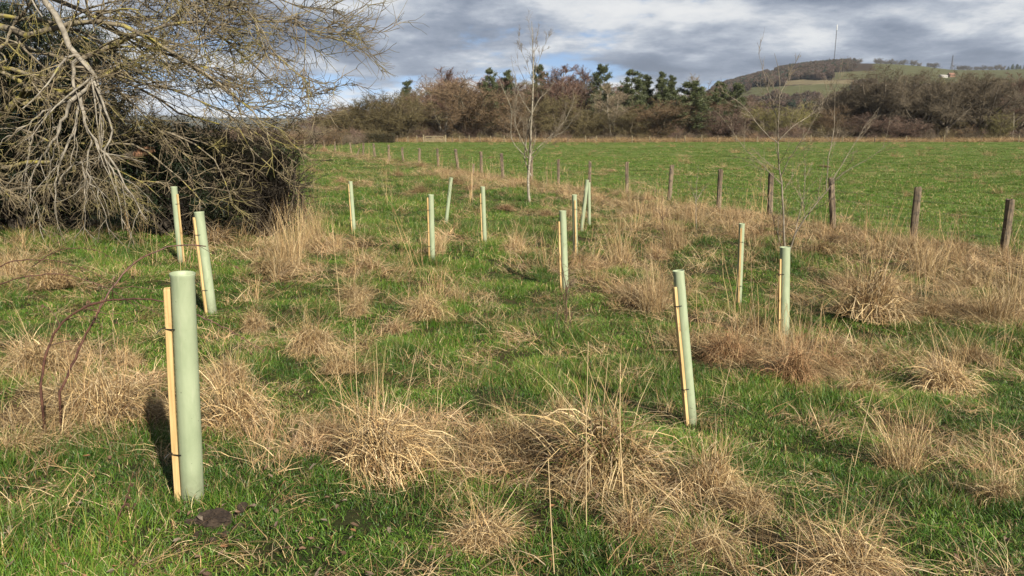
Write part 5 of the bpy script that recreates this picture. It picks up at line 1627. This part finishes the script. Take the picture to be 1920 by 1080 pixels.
    def evergreen(px, py_b, Y, lobes, label, seed, n, tuft, DARK=DARK):
        gg = np.random.default_rng(seed)
        bx = at(px, 400, Y)[0]; o = np.array([bx, Y, float(gz(bx, Y))])
        e = thing('evergreen_shrub', o, label, 'evergreen', 'dark evergreens behind the lichen tree')
        St = Geo(); Fo = Geo()
        for (lx, ly, lw, lh, ld) in lobes:
            c = at(lx, ly, Y + ld) - o
            rx = lw / F * Y; rz = lh / F * Y
            m = int(n * rx * rz)
            d = nrm(gg.normal(size=(m, 3))); r = gg.uniform(.2, 1, m) ** .5 * (.75 + .55 * vnoise(d[:, 0] * 2 + d[:, 1], d[:, 2] * 2, .5, seed, 2))
            p = c + d * r[:, None] * [rx, min(rx, 1.6) * .8, rz]
            p = p + (vnoise(p[:, 0] * 1.0, p[:, 2], .5, seed, 2)[:, None] - .5) * .5
            p = p[p[:, 2] > .12]
            needle_tufts(Fo, gg, p, 7, tuft, tuft * .10, DARK, 1.0, .15)
            k = 9
            a0 = np.zeros((k, 3)) + gg.normal(0, .12, (k, 3)) * [1, 1, 0]; a0[:, 2] = -.2
            a1 = c + nrm(gg.normal(size=(k, 3))) * [rx * .8, rx * .5, rz * .8]
            mid = (a0 + a1) / 2 + gg.normal(0, .2, (k, 3)); mid[:, 2] = np.maximum(mid[:, 2], .2); a1[:, 2] = np.maximum(a1[:, 2], .2)
            P = np.stack([resample([a0[i], mid[i], a1[i]], 7) for i in range(k)])
            Rr = np.linspace(.05, .01, 7)[None].repeat(k, 0); lay_tubes(St, P, Rr, 6)
            Q, RQ = sprout(P, Rr, gg, 14, (.25, 1), (25, 70), (.2, .45), 5, .15, (0, 0, .05), .5, .007); lay_tubes(St, Q, RQ, 4)
            Q2, RQ2 = sprout(Q, RQ, gg, 7, (.2, 1), (25, 70), (.3, .6), 4, .18, (0, 0, .05), .6, .004); lay_tubes(St, Q2, RQ2, 3)
        obj('stems', St.mesh('stems', M_darkstem), e); obj('foliage', Fo.mesh('foliage', M_needle), e)
        return e
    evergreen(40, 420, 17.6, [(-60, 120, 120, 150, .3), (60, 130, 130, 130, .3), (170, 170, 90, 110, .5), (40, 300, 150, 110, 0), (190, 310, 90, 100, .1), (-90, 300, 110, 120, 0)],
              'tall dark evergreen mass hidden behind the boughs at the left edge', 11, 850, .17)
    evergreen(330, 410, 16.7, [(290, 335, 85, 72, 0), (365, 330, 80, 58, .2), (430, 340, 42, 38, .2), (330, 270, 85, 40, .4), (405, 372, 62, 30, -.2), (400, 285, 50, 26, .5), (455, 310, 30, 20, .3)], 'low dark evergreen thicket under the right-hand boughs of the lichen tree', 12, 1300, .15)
    evergreen(490, 400, 16.9, [(490, 300, 34, 24, 0), (538, 290, 32, 12, -.2), (500, 335, 20, 18, 0), (470, 275, 34, 16, .1), (520, 318, 24, 9, -.3)], 'small green pine sprays at the right tip of the dark thicket', 13, 760, .14, PINE * .62)
    # snapped bough with torn orange wood
    o = at(270, 288, 15.9)
    s = thing('snapped_bough', o, 'snapped bough end with torn orange wood inside the thicket', 'branch')
    gg = np.random.default_rng(9)
    for nm, p0, p1, r0, r1, mt in (('torn_wood', (-.18, 0, -.02), (.28, -.12, .07), .075, .035, M_wood_end), ('splinter', (-.1, -.02, .06), (.26, -.1, .13), .045, .014, M_wood_end), ('bark_end', (-1.3, .5, -.25), (-.15, 0, -.01), .09, .08, M_bark)):
        P = resample([p0, (np.array(p0) + p1) / 2 + gg.normal(0, .015, 3), p1], 6)[None]
        V, f = tubes(P, np.linspace(r0, r1, 6)[None] * (1 + gg.normal(0, .08, (1, 6))), 8, True)
        obj(nm, mesh_from(nm, V, f, False, None, (mt,)), s)


build_thicket()


# ------------------------------------------------------------------ bramble canes by the largest shelter
def build_brambles():
    g = np.random.default_rng(66)
    C = [
        ([(75, 748, 4.75), (84, 672, 4.75), (110, 612, 4.75), (150, 580, 4.75), (205, 564, 4.7), (262, 560, 4.6), (312, 566, 4.5)], .0092, .0042, 'brown bramble cane arching low towards the largest shelter'),
        ([(106, 752, 4.85), (150, 652, 4.9), (192, 570, 4.95), (240, 503, 5.1), (290, 472, 5.3), (338, 459, 5.4), (386, 462, 5.5)], .0092, .0042, 'brown bramble cane reaching up over the lower one to the left pair of shelters'),
        ([(-40, 520, 6.6), (20, 492, 6.6), (90, 487, 6.6), (160, 505, 6.5), (235, 545, 6.4)], .006, .002, 'thin bramble cane crossing the turf at the left edge, higher of two'),
        ([(-30, 545, 6.0), (40, 520, 6.0), (120, 515, 6.0), (200, 540, 6.0), (255, 575, 5.9)], .006, .002, 'thin bramble cane crossing the turf at the left edge, lower of two'),
        ([(60, 500, 8.2), (110, 470, 8.2), (170, 468, 8.2), (225, 490, 8.1)], .006, .002, 'faint bramble cane arching in front of the hanging boughs'),
        ([(368, 590, 5.0), (410, 608, 5.0), (448, 630, 5.0), (490, 655, 4.95)], .005, .002, 'short bramble cane sticking out right of the largest shelter'),
        ([(193, 1030, 3.25), (215, 985, 3.25), (240, 925, 3.3), (250, 885, 3.3)], .004, .0015, 'dark dead twig standing in the turf at the lower left'),
    ]
    for pts, r0, r1, lab in C:
        P = resample([at(*p) for p in pts], 26)
        gr = gz(P[:, 0], P[:, 1])
        if pts[0][1] > 700: P[0, 2] = gr[0] - .03
        P[:, 2] = np.maximum(P[:, 2], gr - .03)
        o = P[0].copy()
        t = thing('bramble_cane', o, lab, 'bramble' if r0 > .0045 else 'twig', 'bramble canes on the left')
        P = P - o; P[1:-1] += g.normal(0, .0035, (24, 3))
        V, f = tubes(P[None], np.linspace(r0, r1, 26)[None], 7, True)
        obj('cane', mesh_from('cane', V, f, True, None, (M_cane,)), t)
        # thorns
        G = Geo(); n = 46
        i = g.integers(1, 25, n); b = P[i] + (P[np.minimum(i + 1, 25)] - P[i]) * g.uniform(0, 1, (n, 1)); d = nrm(g.normal(size=(n, 3)))
        tn = np.stack([b, b + d * (r0 * .7 + .006)], 1); Vt, ft = tubes(tn, np.tile([[.0018, .0002]], (n, 1)), 3); G.add(Vt, ft)
        obj('thorns', G.mesh('thorns', M_cane), t)
        # a few side shoots and withered leaves
        k = 7 if r0 > .005 else 4
        Q, RQ = sprout(P[None], np.linspace(r0, r1, 26)[None], g, k, (.25, .95), (30, 80), (.05, .26), 6, .16, (0, 0, -.15), .5, .0018)
        Vq, fq = tubes(Q, RQ, 5); obj('side_shoots', mesh_from('side_shoots', Vq, fq, True, None, (M_cane,)), t)
        G = Geo()
        for q in np.concatenate([Q[:, -1], P[[8, 17]]]):
            m = 4; Vb, fb, Cb = blades(g, q[None].repeat(m, 0), g.uniform(0, 6.28, m), g.uniform(-1, .4, m), g.uniform(.015, .035, m), np.full(m, .014), g.uniform(0, 1, m), 2, np.array([[.09, .05, .03]]).repeat(m, 0) * g.uniform(.6, 1.6, (m, 1)), zmin=-9)
            G.add(Vb, fb, Cb)
        obj('withered_leaves', G.mesh('withered_leaves', M_tussock), t)


build_brambles()


# ------------------------------------------------------------------ tussocks that stand out one by one
def build_tussocks():
    g = np.random.default_rng(17)
    MS = {'mound': [tussock_mesh(s, 'mound') for s in (1, 2, 3, 4)], 'tall': [tussock_mesh(s, 'tall') for s in (5, 6, 7)], 'rust': [tussock_mesh(s, 'rust') for s in (8, 9)], 'green': [tussock_mesh(s, 'green') for s in (10, 11)]}
    TS = [  # px, py of the foot, width in px, kind, height factor, label
        (82, 705, 165, 'mound', .9, 'straw mound behind the feet of the two big bramble canes'),
        (205, 790, 190, 'mound', 1.0, 'bleached straw mound left of the largest shelter and its shadow'),
        (30, 850, 150, 'mound', .6, 'slumped straw mound at the left edge, below the bramble feet'),
        (235, 690, 90, 'mound', .8, 'small straw tuft behind the bleached mound, under the bramble canes'),
        (445, 800, 190, 'mound', 1.1, 'shaggy straw tussock just right of the largest shelter'),
        (430, 720, 110, 'mound', .9, 'straw tuft right behind the shaggy tussock beside the largest shelter'),
        (722, 880, 230, 'mound', 1.1, 'large round straw tussock alone in turf, left of centre'),
        (588, 665, 105, 'mound', 1.2, 'rounded straw tussock right of the short bramble cane'),
        (640, 700, 90, 'mound', 1.0, 'small straw tussock beside the rounded one, above the large round one'),
        (668, 592, 62, 'mound', 1.3, 'little upright straw clump above the pair of small tussocks'),
        (797, 600, 92, 'mound', 1.0, 'lone straw tussock below the shelters left of the birch'),
        (478, 620, 82, 'mound', .9, 'straw tuft right of the leaning left shelter pair'),
        (1052, 790, 90, 'mound', 1.0, 'small straw clump with a dark hollow, above the big greenish tussock'),
        (1130, 890, 320, 'green', .85, 'biggest sprawling tussock with green shoots in its middle'),
        (990, 845, 190, 'mound', .7, 'flattened straw tussock left of the biggest sprawling one'),
        (1335, 935, 150, 'mound', 1.35, 'tall shaggy straw tussock below the slim yellow-staked shelter'),
        (1400, 960, 130, 'mound', .8, 'straw tussock leaning on the right flank of the tall shaggy one'),
        (1190, 1010, 200, 'mound', .7, 'straw tussock below the biggest sprawling one'),
        (905, 1030, 190, 'mound', .8, 'straw tussock with a dark left flank at the bottom centre'),
        (1320, 1040, 170, 'mound', .65, 'pale straw tussock at the bottom, under the tall shaggy one'),
        (1590, 1085, 240, 'mound', .9, 'straw tussock cut by the bottom edge with a black hollow beside it'),
        (1690, 880, 120, 'tall', .75, 'upright straw tussock throwing a black shadow on turf, lower right'),
        (1770, 735, 150, 'mound', .9, 'arching straw tussock above the upright one at the right'),
        (1620, 745, 120, 'mound', .7, 'flattened straw tussock between rust coloured one and the arching one'),
        (1478, 715, 140, 'rust', 1.0, 'rust brown tussock at the foot of the mud splashed shelter'),
        (1365, 675, 115, 'rust', .9, 'dark rusty tussock between the yellow-staked and mud splashed shelters'),
        (1550, 700, 110, 'rust', .8, 'small rusty tussock right of the mud splashed shelter'),
        (1625, 600, 140, 'mound', 1.3, 'tall straw tussock right of the sapling with dead dock stems in it'),
        (1225, 585, 110, 'tall', .8, 'upright straw tussock left of the slender shelter'),
        (1165, 500, 120, 'tall', 1.0, 'tall feathery straw tussock right of the middle shelters'),
        (1265, 470, 110, 'tall', 1.0, 'tall feathery straw tussock just below the faint wispy sapling'),
        (545, 500, 130, 'tall', 1.05, 'tall feathery straw tussock right of the dark thicket'),
        (590, 455, 90, 'tall', 1.0, 'tall straw tussock between the thicket and the lone slim shelter'),
        (965, 475, 62, 'mound', 1.0, 'brownish straw tussock left of the thick middle shelter'),
        (820, 475, 50, 'tall', .8, 'straw tuft at the foot of the leaning shelter without a stake'),
        (1860, 600, 150, 'tall', .7, 'spiky straw tussock at the right edge below the fence posts'),
        (1730, 520, 110, 'tall', .8, 'straw tussock below the tall upright fence post'),
        (1875, 950, 90, 'mound', 1.0, 'dark brown tuft in turf near the lower right corner'),
        (20, 520, 90, 'tall', .6, 'straw tussock at the left edge under the hanging boughs'),
        (105, 545, 130, 'mound', .6, 'flattened straw patch below the thin crossing bramble canes'),
    ]
    for i, (px, py, w, kind, hf, lab) in enumerate(TS):
        p = on_ground(px, py)
        r = w / 2 / F * p[1] / .30
        ms = MS[kind]
        o = obj('tussock', ms[i % len(ms)], None, p - np.array([0, 0, .01]))
        r = float(np.clip(r, .6, 2.0))
        if kind == 'tall': r = float(np.clip(r, .8, 1.3))
        o.scale = (r * g.uniform(.85, 1.15), r * g.uniform(.7, 1.0), r * hf * 1.2); o.rotation_euler = (g.normal(0, .12), g.normal(0, .12), g.uniform(0, 6.28))
        tag(o, lab, 'tussock', 'straw tussocks in the meadow')


build_tussocks()


# ------------------------------------------------------------------ dead stems, single stalks, litter and the clod
def build_small():
    g = np.random.default_rng(23)
    for px, py, h, n, lab in ((1622, 590, 1.0, 9, 'dark dead dock stems standing in a straw tussock right of the sapling'), (1052, 625, .75, 6, 'dark dead stems right below the thick middle shelter'),
                              (1450, 470, .8, 6, 'dark dead stems at the foot of the leafless sapling'), (968, 470, .6, 5, 'dark dead stems in the brownish tussock left of the middle shelter'),
                              (1895, 470, .8, 7, 'brown seedy dock stems beside the last fence post')):
        b = on_ground(px, py); t = thing('dead_stems', b, lab, 'dead plant', 'dead dock stems')
        for k in range(n):
            a = g.uniform(0, 6.28); s = g.uniform(0, .16); hh = h * g.uniform(.6, 1.1); l = g.normal(0, .12, 2)
            P = resample([[s * math.cos(a), s * math.sin(a), -.03], [s * math.cos(a) + l[0] * .4, s * math.sin(a) + l[1] * .4, hh * .5], [s * math.cos(a) + l[0], s * math.sin(a) + l[1], hh]], 7)[None]
            G = Geo(); Rr = np.linspace(.0042, .0018, 7)[None]
            lay_tubes(G, P, Rr, 5)
            Q, RQ = sprout(P, Rr, g, 5, (.4, 1), (20, 45), (.12, .28), 4, .1, (0, 0, .2), .6, .0015); lay_tubes(G, Q, RQ, 3)
            tips = Q[:, 1:].reshape(-1, 3); m = len(tips) * 3
            V, f, C = blades(g, np.repeat(tips, 3, 0), g.uniform(0, 6.28, m), g.uniform(-.5, 1.2, m), np.full(m, .014), np.full(m, .006), np.full(m, .3), 2, np.full((m, 3), .1), zmin=-9); G.add(V, f, C)
            obj('stem', G.mesh('stem', M_stem), t)
    # tall single stalks near the camera
    ST = [((1100, 1010), (1103, 640), .0016, 'thin grey stalk standing alone in front of the biggest sprawling tussock', 0), ((1172, 960), (1163, 680), .0017, 'straw stalk with a narrow seed head right of the thin grey one', 1),
          ((1128, 900), (1140, 670), .0015, 'straw stalk between the thin grey one and the seed-headed one', 0), ((1350, 760), (1372, 676), .0018, 'bent stalk with a fluffy pale seed head beside the slim yellow-staked shelter', 2),
          ((820, 790), (832, 650), .0014, 'fine straw stalk right of the large round tussock', 0), ((1040, 1075), (1028, 860), .0016, 'straw stalk rising at the bottom centre', 0),
          ((672, 790), (665, 600), .0016, 'tallest of the fine stalks standing out of the large round tussock', 1), ((700, 795), (705, 640), .0015, 'fine stalk in the middle of the large round tussock', 0),
          ((748, 800), (780, 660), .0015, 'fine stalk leaning right out of the large round tussock', 0), ((650, 800), (628, 660), .0014, 'fine stalk leaning left out of the large round tussock', 0),
          ((1600, 880), (1640, 720), .0014, 'fine stalk leaning over the dark hollow at the lower right', 0), ((1868, 900), (1862, 760), .0015, 'straw stalk standing near the right edge', 0), ((640, 600), (622, 420), .0015, 'tall straw stalk left of the lone slim shelter', 1)]
    for (bp, tp, r, lab, hd) in ST:
        b = on_ground(*bp); e = at(tp[0], tp[1], b[1] + g.normal(0, .05)) - b
        t = thing('dry_stalk', b, lab, 'stalk', 'single dry stalks')
        P = resample([[0, 0, -.03], e * .5 + g.normal(0, .012, 3), e], 9)[None]
        G = Geo(); lay_tubes(G, P, np.linspace(r * 1.8, r, 9)[None], 5, (.62, .47, .26)); obj('stem', G.mesh('stem', M_tussock), t)
        if hd:
            m = 40 if hd == 1 else 120; tt = g.uniform(.80 if hd == 1 else .72, 1, m)[:, None]
            bb = e * tt; az0 = math.atan2(e[1], e[0])
            V, f, C = blades(g, bb, g.uniform(0, 6.28, m), g.uniform(.5, 1.3, m), g.uniform(.012, .03, m), np.full(m, .0028), g.uniform(0, .6, m), 2, pick_cols(g, STRAW, m), zmin=-9)
            G = Geo(); G.add(V, f, C); obj('seed_head', G.mesh('seed_head', M_tussock), t)
    # clod of earth by the largest shelter
    b = on_ground(402, 985)
    k = 40; th = np.linspace(0, math.pi, 22); ph = np.linspace(0, 2 * math.pi, k, endpoint=False)
    T_, P_ = np.meshgrid(th, ph, indexing='ij')
    d = np.stack([np.sin(T_) * np.cos(P_), np.sin(T_) * np.sin(P_), np.cos(T_)], -1)
    rr = .55 + .9 * vnoise(d[..., 0] + 3 * d[..., 2], d[..., 1] * 1.3, .32, 3, 4, .7)
    V = (d * rr[..., None] * [.085, .07, .05]).reshape(-1, 3) + [0, 0, .025]
    ii = np.arange(22 * k).reshape(22, k)
    q = np.stack([ii[:-1], ii[1:], np.roll(ii[1:], -1, 1), np.roll(ii[:-1], -1, 1)], -1).reshape(-1, 4)
    GG = Geo(); GG.add(V, [q])
    for _ in range(26):
        sz = g.uniform(.08, .34); an = g.uniform(0, 6.28); ds = g.uniform(.05, .19)
        GG.add((V - [0, 0, .025]) * sz @ np.array([[math.cos(an), math.sin(an), 0], [-math.sin(an), math.cos(an), 0], [0, 0, 1]]) + [ds * math.cos(an), ds * math.sin(an), .02], [q])
    V, fl, _ = GG.data()
    tag(obj('earth_clod', mesh_from('earth_clod', V, fl, False, None, (M_earth,)), None, b), 'dark lump of bare earth at the foot of the largest shelter', 'earth')
    # fallen leaves
    n = 420; G = Geo()
    px = np.concatenate([g.uniform(-40, 700, 110), g.uniform(700, 1960, 60)]); py = np.concatenate([g.uniform(840, 1120, 110), g.uniform(700, 1120, 60)])
    pal = np.array([[.15, .09, .055], [.19, .13, .09], [.10, .06, .04], [.24, .19, .14], [.22, .11, .05]])
    for a, b_ in zip(px, py):
        p = on_ground(a, b_); s = g.uniform(.010, .024); az = g.uniform(0, 6.28); c, sn = math.cos(az), math.sin(az)
        o = np.array([[-1, 0, 0], [-.4, -.5, .25], [.4, -.45, .3], [1, 0, .15], [.4, .45, .35], [-.4, .5, .2], [0, 0, -.1]]) * s
        o[:, 2] += g.normal(0, .15, 7) * s + o[:, 0] * g.normal(0, .4)
        V = np.stack([o[:, 0] * c - o[:, 1] * sn, o[:, 0] * sn + o[:, 1] * c, o[:, 2]], 1) + p + [0, 0, g.uniform(.03, .065)]
        G.add(V, [np.array([[6, i, (i + 1) % 6] for i in range(6)])], pal[g.integers(0, 5)] * g.uniform(.7, 1.2))
    o = obj('fallen_leaves', G.mesh('fallen_leaves', M_tussock)); tag(o, 'withered brown leaves scattered in the near turf', kind='stuff')


build_small()


# ------------------------------------------------------------------ air between here and the far hills
def build_haze():
    x, y0, y1, z0, z1 = 12000.0, -60.0, 9300.0, -4.0, 360.0
    V = np.array([[-x, y0, z0], [x, y0, z0], [x, y1, z0], [-x, y1, z0], [-x, y0, z1], [x, y0, z1], [x, y1, z1], [-x, y1, z1]])
    f = np.array([[0, 3, 2, 1], [4, 5, 6, 7], [0, 1, 5, 4], [1, 2, 6, 5], [2, 3, 7, 6], [3, 0, 4, 7]])
    m, nt, N, L = nodes_of('thin_haze')
    out = N('ShaderNodeOutputMaterial'); v = N('ShaderNodeVolumePrincipled')
    v.inputs['Color'].default_value = (0.80, 0.88, 1.0, 1); v.inputs['Density'].default_value = 3.2e-5; v.inputs['Anisotropy'].default_value = 0.0
    L(v.outputs[0], out.inputs['Volume'])
    tag(obj('haze', mesh_from('haze', V, [f], False, None, (m,))), 'thin bluish haze over the far hills', kind='stuff')


build_haze()
